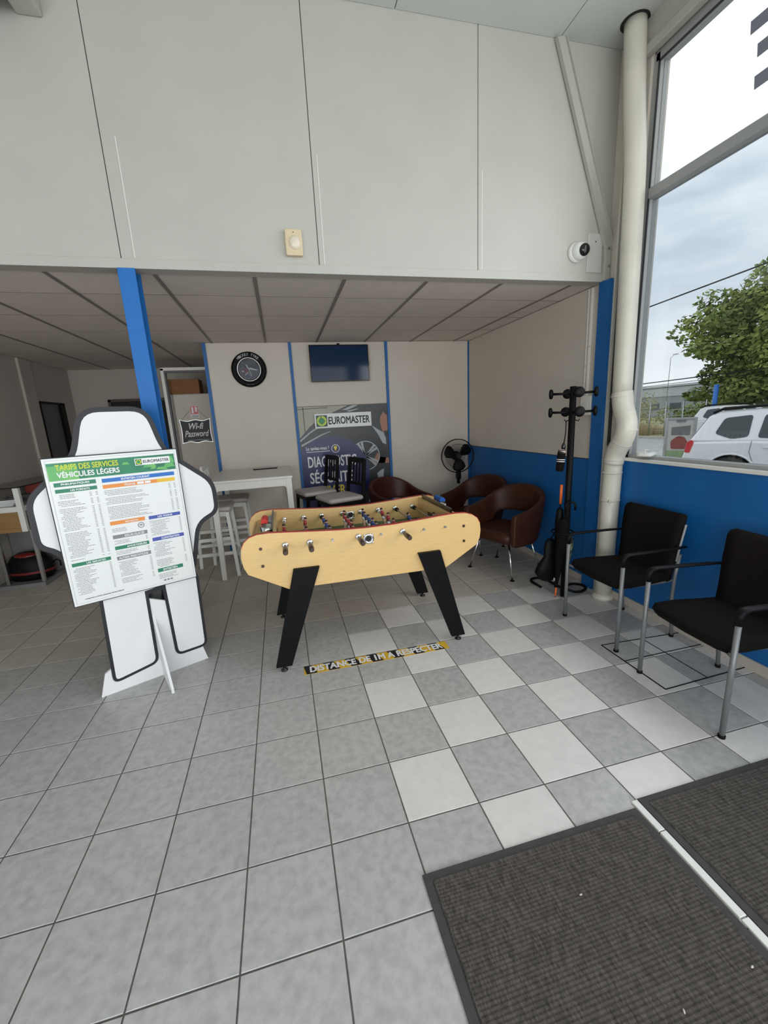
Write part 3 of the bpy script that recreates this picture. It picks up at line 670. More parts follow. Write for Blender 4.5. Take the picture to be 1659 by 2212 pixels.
ln(1.971, 1.979, 1.556, 2.244); annulus(b, (1.975, 1.9, zz), .085, .092, X, Y, 30)
for s_, xe in ((1, 1.39), (-1, 2.56)):
    xa, xb = sorted((xe, xe+s_*.20)); ln(xa, xb, 1.70, 1.707); ln(xa, xb, 2.093, 2.10); xc = xe+s_*.20; ln(xc-.0035, xc+.0035, 1.70, 2.10)
part('pitch_lines', b, M_pw, ft, world=True)
for xa, xb, gx in ((1.255, 1.385, 1.383), (2.565, 2.695, 2.567)):
    b = MB(); b.box(xa, xb, 1.556, 2.244, .835, .85); part('end_deck', b, M_wood, ft, world=True, bevel=.002)
    x_ = 1.385 if gx < 2 else 2.549
    b = MB(); b.box(x_-.001, x_+.017, 1.556, 1.795, .735, .905); b.box(x_-.001, x_+.017, 2.005, 2.244, .735, .905); b.box(x_-.001, x_+.017, 1.795, 2.005, .835, .905); part('end_board', b, M_wood, ft, world=True)
    b = MB(); xx = 1.4025 if gx < 2 else 2.545
    if gx < 2: b.box(1.372, 1.3845, 1.60, 2.2, .735, .925)
    else: b.box(2.5665, 2.579, 1.60, 2.2, .735, .935)
    b.box(xx, xx+.003, 1.795, 2.005, .738, .833); part('goal_plate', b, M_blackg, ft, world=True)
# score counters and ball cups on the end decks
for x, y, m, z in ((1.325, 1.93, M_redp, .85), (2.665, 2.06, M_bluepl, .85)):
    b = MB(); b.box(x-.02, x+.02, y-.075, y+.075, z, z+.055); q = part('score_counter', b, M_blackg, ft, world=True, bevel=.004)
    for k in range(3):
        b = MB(); b.cyl((x, y-.07+k*.048, z+.062), (x, y-.032+k*.048, z+.062), .0235, 14); part('score_bead', b, m, q, world=True)
b = MB(); b.lathe([(.0, 0), (.045, 0), (.055, .012), (.055, .05), (.048, .055), (.046, .02), (.0, .015)], (1.352, 1.80, .85), (0, 0, 1), 20); part('ball_cup', b, M_chrome, ft, world=True)
b = MB(); b.box(1.338, 1.374, 1.9, 2.06, .85, .915); part('metal_chute', b, M_steel, ft, world=True, bevel=.006)
b = MB(); b.lathe([(.0, 0), (.04, 0), (.048, .012), (.048, .045), (.042, .048), (.04, .02), (.0, .015)], (2.625, 1.95, .85), (0, 0, 1), 20); part('ball_cup', b, M_white, ft, world=True)
# screw caps, ball entry
for x, z in ((1.305, .827), (1.306, .717), (2.631, .823), (2.632, .718)):
    b = MB(); b.cyl((x, 1.5295, z), (x, 1.526, z), .0095, 16); part('screw_cap', b, M_hole, ft, world=True)
for y, d in ((1.53, -1), (2.244, -1)):
    b = MB(); b.lathe([(.018, .0), (.018, .004), (.026, .008), (.034, .006), (.036, 0)], (1.972, y, .812), (0, d, 0), 28); b.cyl((1.972, y, .812), (1.972, y+d*.003, .812), .018, 20, 1)
    for k in range(4):
        a = PI/4+k*PI/2; b.sph((1.972+.038*math.cos(a), y+d*.002, .812+.038*math.sin(a)), .008, 8, 5, 0)
    part('ball_entry', b, [M_chrome, M_dark], ft, world=True)
# figures
def figure_mesh(shirt, nm):
    b = MB()
    b.loft([rring(0, 0, .007, .0075, .003, -.085, 2), rring(0, 0, .009, .009, .003, -.078, 2), rring(0, 0, .006, .0085, .003, -.062, 2), rring(0, 0, .007, .011, .003, -.035, 2)], 3)
    b.loft([rring(0, 0, .0075, .0115, .003, -.036, 2), rring(0, 0, .009, .013, .004, -.012, 2)], 1)
    b.loft([rring(0, 0, .009, .0125, .004, -.012, 2), rring(0, 0, .010, .0165, .005, .010, 2), rring(0, 0, .008, .015, .005, .020, 2), rring(0, 0, .004, .006, .002, .026, 2)], 0)
    b.sph((0, 0, .034), (.0085, .0085, .0105), 10, 7, 3); b.sph((.001, 0, .039), (.0095, .0095, .0085), 10, 6, 2)
    b.sph((0, 0, -.085), (.009, .008, .006), 8, 5, 1)
    return b.mesh(nm, [shirt, M_pw, M_hair, M_skin])
FR = figure_mesh(M_fred, 'figure_red'); FB = figure_mesh(M_fblue, 'figure_blue')
ZR = .833
for x, team, ys in ((1.451, 'r', [1.88]), (1.600, 'r', [1.75, 2.02]), (1.906, 'r', [1.68, 1.79, 1.90, 2.01, 2.12]), (2.200, 'r', [1.72, 1.90, 2.08]),
                    (1.741, 'b', [1.71, 1.87, 2.03]), (2.055, 'b', [1.69, 1.79, 1.90, 2.01, 2.12]), (2.345, 'b', [1.66, 1.84]), (2.495, 'b', [1.76])):
    rd = bpy.data.objects.new('rod', None)
    y0, y1 = (1.475, 2.2) if team == 'r' else (1.515, 2.33)
    b = MB(); b.cyl((0, y0-1.9, 0), (0, y1-1.9, 0), .0075, 12); rd = part('rod', b, M_steel, ft); rd.location = (x-1.97, 0, ZR)
    side = -1 if team == 'r' else 1
    for y in ((1.53, -1), (1.556, 1), (2.244, -1), (2.27, 1)):
        if (y[0] in (1.53,) and team == 'b') or (y[0] == 2.27 and team == 'r'): continue
        b = MB(); b.lathe([(.010, .014), (.017, .013), (.021, .006), (.022, 0)], (0, y[0]-1.9, 0), (0, y[1], 0), 20); part('bushing', b, M_chrome, rd)
    ye = y0-1.9 if team == 'r' else y1-1.9
    b = MB(); b.lathe([(.009, 0), (.012, .004), (.012, .02), (.0155, .03), (.0165, .07), (.0155, .115), (.010, .125)], (0, ye+side*-.01, 0), (0, side, 0), 16); part('hand_grip', b, M_grip, rd)
    for y in ys:
        o = bpy.data.objects.new('player_figure', FR if team == 'r' else FB); link(o, rd); o.location = (0, y-1.9, 0)
        o.rotation_euler = (0, random.uniform(-.25, .25), 0 if team == 'r' else PI); o.scale = (1.2, 1.2, 1.1)
    for y in ((1.60, 2.18) if len(ys) < 5 else ()):
        b = MB(); b.lathe([(.008, 0), (.016, .002), (.016, .022), (.008, .024)], (0, y-1.9-.012, 0), (0, 1, 0), 14); part('bumper', b, M_white if team == 'r' else M_black, rd)
    if team == 'b':
        b = MB(); b.sph((0, 1.521-1.9, 0), .0065, 8, 6); part('rod_tip', b, mat('brass', (.35, .2, .06), .4, metal=.6), rd)
for sgn, ya, yb in ((0, 1.502, 1.5295), (0, 2.2705, 2.298)):
    for pts in ([(1.485, .678), (1.645, .677), (1.415, .03), (1.313, .03)], [(2.295, .677), (2.452, .678), (2.625, .03), (2.524, .03)]):
        b = MB(); b.prism(pts, fx, ya, yb); lg = part('leg', b, M_black, ft, world=True, bevel=.002)
        xm = (pts[2][0]+pts[3][0])/2
        b = MB(); b.lathe([(.022, 0), (.022, .008), (.008, .012), (.008, .032)], (xm, (ya+yb)/2, 0), (0, 0, 1), 14); part('levelling_foot', b, M_blackg, lg, world=True)

# ------------------------------------------------------------------ plain display stand and the price board it carries
ang = math.radians(24.33); UU = Vector((math.cos(ang), math.sin(ang), 0)); NN = Vector((-math.sin(ang), math.cos(ang), 0)); O_ = Vector((.286, 1.574, 0))
ds = thing('display_stand', 'plain white foam display stand with black outline behind the price board', 'display stand', O_, ang)
def rr(pts, r, n=5):     # rounded polygon
    out = []; m = len(pts)
    for i in range(m):
        p = Vector(pts[i]); a = (Vector(pts[i-1])-p); c = (Vector(pts[(i+1) % m])-p); rr_ = min(r, a.length*.48, c.length*.48); a.normalize(); c.normalize()
        p0 = p+a*rr_; p1 = p+c*rr_
        for k in range(n+1):
            t = k/n; q = p0*(1-t)**2+p*2*t*(1-t)+p1*t*t; out.append((q.x, q.y))
    return out
sil = rr([(.20, .55), (.0, .70), (-.04, .92), (-.13, .97), (-.13, 1.24), (-.02, 1.34), (.10, 1.44), (.17, 1.70), (.51, 1.70), (.57, 1.44), (.70, 1.33), (.83, 1.22), (.83, 1.0), (.70, .95), (.62, .60)], .10)
b = MB(); b.prism(sil, fx, .0, .02); part('upper_panel', b, M_ink, ds)
cx_, cz_ = .345, 1.15
def inset(poly, d):
    cx = sum(p[0] for p in poly)/len(poly); cy = sum(p[1] for p in poly)/len(poly); out = []
    for i in range(len(poly)):
        p = Vector(poly[i]); t = (Vector(poly[(i+1) % len(poly)])-Vector(poly[i-1])).normalized(); nrm = Vector((t.y, -t.x)) 
        out.append((p.x+nrm.x*d, p.y+nrm.y*d))
    return out
def area2(poly): return sum(poly[i][0]*poly[(i+1) % len(poly)][1]-poly[(i+1) % len(poly)][0]*poly[i][1] for i in range(len(poly)))/2
ins = inset(sil, .028 if area2(sil) < 0 else -.028)
b = MB(); b.prism(ins, fx, -.002, .0); part('white_face', b, M_foam, ds)
for k, pts in enumerate(([(.09, .64), (.34, .64), (.33, .10), (.07, .06)], [(.42, .64), (.64, .64), (.63, .10), (.43, .10)])):
    q = rr(pts, .05); b = MB(); b.prism(q, fx, -.001 if k else -.0015, .019); part('support_panel', b, M_ink, ds)
    q2 = inset(q, .018 if area2(q) < 0 else -.018); b = MB(); b.prism(q2, fx, -.003, -.0015); part('support_face', b, M_foam, ds)
b = MB(); b.prism([(0, 0), (.62, 0), (.60, .09), (.585, .42), (.20, .60), (.16, .5), (.15, .2), (.04, .14)], fx, .004, .022); part('back_board', b, M_foam, ds)
b = MB(); b.prism([(.06, 0), (-.252, 0), (-.252, .03), (-.004, .38), (.004, .42), (.06, .40)], lambda u, v, w: (w, u, v), .338, .352); part('cross_foot', b, M_foam, ds)

pb = thing('price_board', 'tall white price list board headed TARIFS DES SERVICES with green banner', 'price board', O_-NN*.012+UU*-.030+Z*.607, ang)
BW, BH = .655, .838
b = MB(); b.box(0, BW, -.012, .008, 0, BH); part('board', b, M_ink, pb, bevel=.001)
b = MB(); b.box(.005, BW-.005, -.014, -.012, .005, BH-.005); part('board_face', b, M_board, pb)
b = MB(); b.box(.018, BW-.016, -.0165, -.014, .018, BH-.016); part('price_sheet', b, M_board, pb)
b = MB(); b.box(.017, BW-.015, -.0155, -.014, .017, BH-.015); part('sheet_edge', b, M_inkg, pb)
yb_ = -.0172
def R(mb, u0, u1, v0, v1, m=0, k=0): flat(mb, [(u0+.030, yb_-k*.0005, v0-.607), (u1+.030, yb_-k*.0005, v0-.607), (u1+.030, yb_-k*.0005, v1-.607), (u0+.030, yb_-k*.0005, v1-.607)], m)
b = MB(); R(b, -.010, .603, 1.322, 1.415); part('green_banner', b, M_pgreen, pb)
b = MB()
for k in range(14):
    u = .31+random.random()*.28; v = 1.33+random.random()*.06; w = .03+random.random()*.07; h = .008+random.random()*.02
    u1 = min(.60, u+w); flat(b, [(u+.03, yb_-.0004-k*.00002, v-.607), (u1+.03, yb_-.0004-k*.00002, v-.607+random.uniform(-.01, .01)), (u1+.02, yb_-.0004-k*.00002, v+h-.607), (u+.04, yb_-.0004-k*.00002, v+h-.607)], 0)
R(b, -.010, .12, 1.322, 1.40, 0, 1)
part('banner_leaves', b, M_plime, pb)
def BT(s, u0, u1, v0, v1, m, bold=.02): text('lettering', s, m, pb, (u0+.030, yb_-.0016, v0-.607), X, Z, u1-u0, v1-v0, bold)
BT('TARIFS DES SERVICES', .026, .309, 1.376, 1.405, M_pyel, .03); BT('VÉHICULES LÉGERS', .027, .310, 1.336, 1.371, M_pw, .03)
b = MB(); R(b, .392, .577, 1.364, 1.403, 0, 2); part('logo_plate', b, M_pw, pb)
logo(pb, (.396+.03, yb_-.0016, 1.368-.607), X, Z, .031, (0, -1, 0)); BT('EUROMASTER', .434, .572, 1.375, 1.392, M_ink, .02)
for s, u0, u1, v0, v1, m, t0, t1 in (('PNEUMATIQUES', .004, .190, 1.289, 1.311, M_pdg, .035, .16), ('LES FORFAITS', .004, .190, 1.256, 1.276, M_pdg, .07, .155), ('ENTRETIEN COURANT', .217, .589, 1.286, 1.308, M_pblue, .31, .455),
        ('VIDANGE', .216, .587, 1.252, 1.273, M_porange, .32, .375), ('RÉVISION', .215, .391, 1.038, 1.060, M_porange, .29, .355), ('ESSUIE-GLACES', .215, .392, .956, .978, M_inkg, .275, .375), ('AMORTISSEURS', .215, .391, .890, .911, M_pdg, .275, .378),
        ('AUTRES PRESTATIONS', .215, .391, .827, .849, M_inkg, .225, .375), ('LES SERVICES', .003, .186, .841, .861, M_pdg, .07, .16), ('LES FREINS', .412, .586, 1.037, 1.057, M_pindigo, .46, .54), ('CLIMATISATION', .411, .588, .899, .921, M_pindigo, .46, .56),
        ('ENTRETIEN', .410, .553, .699, .722, M_pdg, .44, .52)):
    b = MB(); R(b, u0, u1, v0, v1); part('heading_bar', b, m, pb); BT(s, t0, t1, v0+.005, v1-.005, M_pw, .03)
b = MB(); R(b, .49, .587, 1.252, 1.273, 0, 1); R(b, .32, .391, 1.038, 1.060, 0, 1) if False else None
R(b, .385, .42, 1.256, 1.270, 1, 2); R(b, .425, .455, 1.256, 1.270, 1, 2); part('amber_bar', b, [M_pamber, M_pw], pb)
b = MB(); annulus(b, (.366+.03, yb_-.0006, 1.013-.607), .013, .017, X, Z, 20); R(b, .359, .373, 1.010, 1.018, 0, 1); part('seal_mark', b, M_inkg, pb)
b = MB(); random.seed(3)
def lines(u0, u1, v0, v1, cols=2, skip=.12):
    v = v1-.008
    while v > v0:
        if random.random() > skip:
            ind = random.choice((0, 0, .012)); ln_ = (u1-u0)*(.32+random.random()*.3); u = u0+ind
            while u < u0+ln_:
                w = random.uniform(.004, .014); R(b, u, min(u+w, u1-.05), v, v+.0026, 0, 1); u += w+.0022
            for c in range(cols): R(b, u1-.012-c*.028, u1-.002-c*.028, v, v+.0026, 0, 1)
        v -= .0085
lines(.005, .190, .875, 1.25); lines(.218, .588, 1.16, 1.245); lines(.218, .588, 1.07, 1.15); lines(.218, .34, .99, 1.03, 0); lines(.218, .391, .92, .95, 1); lines(.218, .391, .86, .885, 1); lines(.218, .391, .68, .82, 1); lines(.005, .186, .67, .835, 1); lines(.412, .586, .93, 1.03, 1); lines(.412, .586, .73, .893, 1); lines(.412, .586, .655, .69, 0)
part('small_print', b, M_inkg, pb, kind='stuff')
BT("TOUJOURS LÀ POUR GARANTIR VOTRE MOBILITÉ", .028, .217, .640, .648, M_ink, .03)
b = MB()
for k in range(3): R(b, .434+k*.018, .447+k*.018, .636, .646, 0, 1)
part('icons', b, M_inkg, pb)

# ------------------------------------------------------------------ visitor chairs with mesh backs
def mesh_chair(label, loc, rz):
    t = thing('visitor_chair', label, 'chair', loc, rz, 'black mesh visitor chairs by the blue wall')
    b = MB()
    prof = [(-.255, .445), (-.24, .472), (-.12, .478), (.05, .468), (.19, .462), (.215, .452), (.21, .425), (.05, .412), (-.13, .405), (-.235, .415)]
    rings = []
    for i, xx in enumerate((-.225, -.215, -.17, 0, .17, .215, .225)):
        f = (.78, .93, 1, 1, 1, .93, .78)[i]; rings.append([(xx, (y+.02)*f-.02, .44+(z-.44)*(.55 if i in (0, 6) else 1)-(.0 if abs(xx) > .1 else .006)) for y, z in prof])
    b.loft(rings); part('seat', b, M_fab, t)
    b = MB(); rings = []
    for z, hw, yy_, th in ((.40, .205, .200, .02), (.415, .215, .203, .034), (.55, .22, .222, .036), (.70, .228, .232, .034), (.82, .238, .252, .030), (.845, .235, .262, .022), (.855, .22, .268, .010)):
        pts = []
        for k in range(9):
            u = -1+2*k/8; pts.append((u*hw, yy_-th/2-.035*(1-abs(u)**2)*-.0+.0-.028*u*u, z+(.008*abs(u)**3 if z > .8 else 0)))
        for k in range(9):
            u = 1-2*k/8; pts.append((u*hw, yy_+th/2-.028*u*u, z+(.008*abs(u)**3 if z > .8 else 0)))
        rings.append(pts)
    b.loft(rings); part('backrest', b, M_mesh, t)
    for s in (-1, 1):
        b = MB(); b.tube([(s*.222, .21, .55), (s*.228, .222, .66), (s*.238, .238, .80)], .007, 8); part('back_edge_tube', b, M_alu, t)
        b = MB(); b.tube([(s*.262, -.235, .012), (s*.262, -.235, .635)], .0125, 14); lg = part('leg', b, M_legs, t)
        b = MB(); b.cyl((s*.262, -.235, 0), (s*.262, -.235, .016), .0155, 14); part('glide', b, M_black, lg)
        b = MB(); b.tube([(s*.215, .245, .012), (s*.215, .215, .30), (s*.222, .215, .46), (s*.226, .23, .60)], .0115, 12); lg = part('leg', b, M_legs, t)
        b = MB(); b.cyl((s*.215, .246, 0), (s*.215, .244, .018), .0145, 12); part('glide', b, M_black, lg)
        b = MB(); a = s*.262
        pts = [(a, -.236, .585), (a, -.237, .628), (a, -.225, .65), (a, -.195, .658), (a, -.05, .657), (a*.98, .12, .655), (a*.94, .25, .653)]
        rr_ = [];
        for p, (w, h) in zip(pts, ((.017, .017), (.0185, .0185), (.020, .016), (.022, .009), (.022, .008), (.020, .008), (.010, .006))):
            i = pts.index(p); d = (Vector(pts[min(i+1, 6)])-Vector(pts[max(i-1, 0)])).normalized(); side = Vector((1, 0, 0)); n_ = d.cross(side).normalized()
            rr_.append([Vector(p)+side*w*math.cos(q*2*PI/12)+n_*h*math.sin(q*2*PI/12) for q in range(12)])
        b.loft(rr_); part('armrest', b, M_black, t)
        b = MB(); b.tube([(s*.262, -.235, .42), (s*.20, -.20, .408), (s*.20, .15, .405), (s*.215, .215, .42)], .009, 8); part('seat_rail', b, M_legs, t)
    return t
mesh_chair('black mesh backed visitor chair with silver legs, nearer the mats', (3.640, .525, 0), math.radians(-95.7))
mesh_chair('black mesh backed visitor chair with silver legs, beside the drainpipe', (3.715, 1.292, 0), math.radians(-91.3))

# ------------------------------------------------------------------ brown shell armchairs
def armchair(label, loc, rz, m):
    t = thing('leather_armchair', label, 'armchair', loc, rz, 'brown leather armchairs in the seating corner')
    path = [(-.280, -.262, .630, .365), (-.284, -.235, .645, .34), (-.290, -.12, .655, .335), (-.294, .0, .672, .335), (-.290, .085, .70, .335), (-.286, .12, .715, .42), (-.268, .18, .745, .535), (-.21, .25, .80, .555), (-.12, .29, .83, .56), (0, .302, .84, .56)]
    path = path+[(-x, y, zt, zb) for x, y, zt, zb in path[-2::-1]]
    rings = []
    for i, (x, y, zt, zb) in enumerate(path):
        p = Vector((x, y, 0)); a = path[min(i+1, len(path)-1)]; c = path[max(i-1, 0)]; d = Vector((a[0]-c[0], a[1]-c[1], 0)).normalized(); n_ = Vector((d.y, -d.x, 0)); th = .030
        lean = .02*(1 if 6 <= i <= len(path)-7 else .3)
        ring = []
        for u, v in ((-1, 0), (-1, .5), (-1, .93), (-.6, 1), (.6, 1), (1, .93), (1, .5), (1, 0), (.5, -.03), (-.5, -.03)):
            z = zb+(zt-zb)*v; ring.append(p+n_*(u*th-lean*max(v, 0)*1.6)+Vector((0, 0, z)))
        rings.append(ring)
    b = MB(); b.loft(rings); o = part('back_shell', b, m, t)
    sd = o.modifiers.new('s', 'SUBSURF'); sd.levels = 1; sd.render_levels = 2
    b = MB(); cushion(b, 0, -.01, .258, .262, .35, .455, .08, .03); part('seat', b, m, t)
    for sx in (-1, 1):
        for sy_ in (-1, 1):
            b = MB(); e = (sx*.265, sy_*.215-.0, 0); b.tube([(sx*.17, sy_*.16, .365), (e[0], e[1], .012)], [.011, .008], 10); lg = part('leg', b, M_chrome, t)
            b = MB(); b.lathe([(.022, 0), (.022, .004), (.008, .014)], e, (0, 0, 1), 14); part('foot_disc', b, M_black, lg)
    b = MB(); b.bar((-.17, -.16, .352), (.17, .16, .352), .025, .012); b.bar((.17, -.16, .352), (-.17, .16, .352), .025, .012); part('under_frame', b, M_black, t)
    return t
armchair('brown leather shell armchair nearest the coat rack and football table', (3.575, 2.625, 0), math.radians(-68), M_leather)
armchair('brown leather shell armchair in the corner below the fan', (3.62, 3.40, 0), math.radians(-64), M_leather)
armchair('dark red brown shell armchair below the printed poster wall', (2.82, 3.80, 0), math.radians(22), M_leatherd)

# ------------------------------------------------------------------ pedestal fan
fan = thing('pedestal_fan', 'black pedestal fan standing in the corner behind the armchairs', 'fan', (3.745, 4.12, 0))
b = MB(); b.lathe([(.17, 0), (.17, .012), (.05, .03), (.02, .05)], (0, 0, 0), (0, 0, 1), 28); part('base', b, M_black, fan)
b = MB(); b.cyl((0, 0, .04), (0, 0, .80), .011, 12); part('pole', b, M_steel, fan)
b = MB(); b.cyl((0, 0, .66), (0, 0, .90), .022, 14); b.box(-.028, .028, -.03, .03, .72, .90); part('control_column', b, M_black, fan, bevel=.006)
fd = Vector((-.10, -1, .02)).normalized(); hc = Vector((-.045, -.055, 1.035))
fu = fd.cross(Z).normalized(); fv = fu.cross(fd)
b = MB(); b.lathe([(.03, -.10), (.055, -.09), (.06, -.02), (.05, .0)], hc-fd*.01, fd, 20); part('motor_housing', b, M_black, fan)
b = MB()
for rad, off, r in ((.215, .0, .006), (.215, .012, .006), (.15, .045, .0014), (.08, .055, .0014), (.15, -.03, .0014)):
    b.tube([hc+fd*(off+.03)+(fu*math.cos(a)+fv*math.sin(a))*rad for a in [2*PI*k/40 for k in range(40)]], r, 6, closed=True)
for k in range(60):
    a = 2*PI*k/60; d = fu*math.cos(a)+fv*math.sin(a)
    b.tube([hc+fd*.09+d*.035, hc+fd*.08+d*.13, hc+fd*.042+d*.213], .0009, 4, cap=False); b.tube([hc+fd*-.02+d*.05, hc+fd*-.005+d*.15, hc+fd*.03+d*.213], .0009, 4, cap=False)
part('grille', b, M_black, fan)
for k in range(3):
    a0 = PI/6+k*2*PI/3; b = MB(); pts = []
    for rr_, w0, w1 in ((.03, -.6, .6), (.07, -.72, .50), (.12, -.70, .48), (.165, -.60, .42), (.192, -.34, .26)):
        pts.append([hc+fd*(.045-.02*(a/.5))+(fu*math.cos(a0+a)+fv*math.sin(a0+a))*rr_ for a in (w0, w0*.5, 0, w1*.5, w1)])
    b.loft(pts, closed=False, cap=False); o = part('blade', b, M_black, fan); o.modifiers.new('s', 'SOLIDIFY').thickness = .002
b = MB(); b.lathe([(.036, 0), (.036, .02), (.0, .03)], hc+fd*.035, fd, 18); b.cyl(hc+fd*.085, hc+fd*.092, .034, 18); part('hub', b, M_blackg, fan)

# ------------------------------------------------------------------ bar table and stools
bt = thing('bar_table', 'high white bar table standing against the far wall under the clock', 'table', (1.155, 3.88, 0))
b = MB(); b.box(.745, 1.565, 3.34, 4.40, 1.010, 1.035); part('table_top', b, M_whitel, bt, world=True, bevel=.004)
def leg4(par, x0, x1, y0, y1, z, w, m, taper=.75):
    for x, sx in ((x0, 1), (x1, -1)):
        for y, sy_ in ((y0, 1), (y1, -1)):
            b = MB(); q = w*taper
            r0 = [(x, y, 0), (x+sx*q, y, 0), (x+sx*q, y+sy_*q, 0), (x, y+sy_*q, 0)]; r1 = [(x, y, z), (x+sx*w, y, z), (x+sx*w, y+sy_*w, z), (x, y+sy_*w, z)]
            b.loft([r0, r1], smooth=False); part('leg', b, m, par, world=True, bevel=.003)
leg4(bt, .755, 1.555, 3.35, 4.39, 1.01, .06, M_whitel)
def apron(u0, u1, z1, h, r=.03, n=5):   # panel with rounded inner corners towards the legs
    p = [(u0, z1), (u1, z1), (u1, z1-h-r)]
    p += [(u1-r+r*math.cos(PI/2*k/n)*1.0, z1-h-r+r*math.sin(PI/2*k/n)) for k in range(n+1)]
    p += [(u0+r-r*math.sin(PI/2*k/n), z1-h-r+r*math.cos(PI/2*k/n)) for k in range(n+1)]
    p += [(u0, z1-h-r)]
    return p
for y in (3.352, 4.368):
    b = MB(); b.prism(apron(.815, 1.495, 1.01, .075), fx, y, y+.02); part('apron', b, M_whitel, bt, world=True)
for x in (.757, 1.533):
    b = MB(); b.prism(apron(3.41, 4.33, 1.01, .075), lambda u, v, w: (w, u, v), x, x+.02); part('apron', b, M_whitel, bt, world=True)
t = thing('remote_control', 'dark slim tablet lying on the white bar table', 'tablet', (1.27, 4.22, 1.0352), .06)
t.name = 'slim_tablet'
b = MB(); b.box(-.14, .14, -.05, .05, 0, .014); part('body', b, M_black, t, bevel=.003)
b = MB(); b.box(-.135, .135, -.045, .045, .014, .016); part('upper_face', b, M_steel, t)

def stool(name, label, loc, rz, m, seatm, group, zs=.74, zt=1.14, nsl=5):
    t = thing(name, label, 'stool', loc, rz, group)
    hx, hy = .20, .21                            # local: faces -Y, back on +Y
    b = MB(); cushion(b, 0, -.01, .205, .205, zs-.035, zs+.015, .04, .018); part('seat', b, seatm, t)
    for sx in (-1, 1):
        b = MB(); b.bar((sx*.195, -.215, 0), (sx*.175, -.175, zs-.04), .034, .034, 0, (0, 1, 0)); part('leg', b, m, t, bevel=.003)
        b = MB(); b.loft([[(sx*.195+dx*.017, .225+dy*.017, 0) for dx, dy in ((-1, -1), (1, -1), (1, 1), (-1, 1))], [(sx*.180+dx*.017, .19+dy*.017, zs) for dx, dy in ((-1, -1), (1, -1), (1, 1), (-1, 1))], [(sx*.175+dx*.014, .235+dy*.012, zt-.01) for dx, dy in ((-1, -1), (1, -1), (1, 1), (-1, 1))]], smooth=False); part('leg', b, m, t, bevel=.003)
        for z in (.26, .42 if sx else .3):
            b = MB(); b.bar((sx*.188, -.20, z), (sx*.188, .21, z), .018, .034, 0); part('side_rail', b, m, t)
        b = MB(); b.prism(apron(-.165, .175, zs-.036, .045, .03), lambda u, v, w: (w, u, v), sx*.178-.009, sx*.178+.009); part('apron', b, m, t)
    for y, z in ((-.205, .20), (.212, .34)):
        b = MB(); b.bar((-.19, y, z), (.19, y, z), .018, .036, 0); part('foot_rail', b, m, t)
    for y in (-.18, .19):
        b = MB(); b.prism(apron(-.165, .165, zs-.036, .045, .03), fx, y-.009, y+.009); part('apron', b, m, t)
    b = MB(); b.box(-.17, .17, .222, .245, zt-.055, zt); part('top_rail', b, m, t, bevel=.006)
    b = MB(); b.box(-.165, .165, .196, .214, zs+.10, zs+.135); part('lower_rail', b, m, t, bevel=.003)
    for k in range(nsl):
        x = -.135+.27*k/(nsl-1); b = MB(); b.bar((x, .205, zs+.12), (x, .233, zt-.04), .026, .010, 0, (0, 1, 0)); part('slat', b, m, t)
    return t
gw = 'white bar stools along the left side of the bar table'; gk = 'black bar stools right of the bar table'
stool('bar_stool', 'white slatted bar stool tucked under the near left of the bar table', (.70, 3.64, 0), math.radians(90), M_whitel, M_grey, gw)
stool('bar_stool', 'white slatted bar stool at the far left of the table near the blue strip', (.835, 4.10, 0), math.radians(90), M_whitel, M_grey, gw)
stool('bar_stool', 'black bar stool with grey seat, the nearer one right of the bar table', (2.05, 3.42, 0), math.radians(-72), M_black, M_grey, gk, .76, 1.16)
stool('bar_stool', 'black bar stool with grey seat beside the bar table, nearer the poster', (1.84, 3.97, 0), math.radians(-74), M_black, M_grey, gk, .76, 1.16)

# ------------------------------------------------------------------ coat rack with umbrellas
cr_ = thing('coat_rack', 'tall black coat rack with round pegs before the blue wall', 'coat rack', (3.70, 1.865, 0))
b = MB(); b.cyl((0, 0, 0), (0, 0, 1.725), .025, 18); part('pole', b, M_black, cr_)
for z, a_ in ((1.672, -.70), (1.532, -.64)):
    for k in range(4):
        a = a_+k*PI/2+(.30 if k % 2 else 0); d = Vector((math.cos(a), math.sin(a), 0)); ln_ = .145
        b = MB(); b.tube([Vector((0, 0, z))+d*.015, Vector((0, 0, z+.004))+d*ln_], .0095, 10)
        b.lathe([(.014, 0), (.034, .006), (.039, .016), (.034, .028), (.014, .032)], Vector((0, 0, z+.004))+d*(ln_-.004), d, 18); part('peg', b, M_black, cr_)
for a in (2.45, -.70):
    d = Vector((math.cos(a), math.sin(a), 0)); b = MB(); b.tube([d*.018+Z*1.475, d*.045+Z*1.465, d*.055+Z*1.48], .004, 8); part('small_hook', b, M_black, cr_)
for a, L_ in ((1.60, .40), (.42, .30)):
    d = Vector((math.cos(a), math.sin(a), 0)); e = Vector((-d.y, d.x, 0)); w = .075
    pts = [d*.02+e*-.01+Z*.06, d*.08+e*-w*.8+Z*.03, d*.16+e*-w+Z*.014, d*(L_-w)+e*-w+Z*.013]+[d*(L_-w+w*math.cos(q))+e*w*math.sin(q)+Z*.013 for q in [-PI/2+PI*k/8 for k in range(1, 9)]]+[d*.20+e*w+Z*.013]
    b = MB(); b.tube(pts, .011, 10); part('foot_loop', b, M_black, cr_)
b = MB(); b.tube([(-.09+.0*k, 0, 0) for k in range(1)]+[(0.0, 0, .56)] if False else [Vector((.085*math.cos(q)-.03, .085*math.sin(q)+.01, .575)) for q in [2*PI*k/24 for k in range(24)]], .006, 8, closed=True); b.tube([(0, 0, .575), (-.02, -.06, .575)], .006, 8); part('umbrella_ring', b, M_black, cr_)
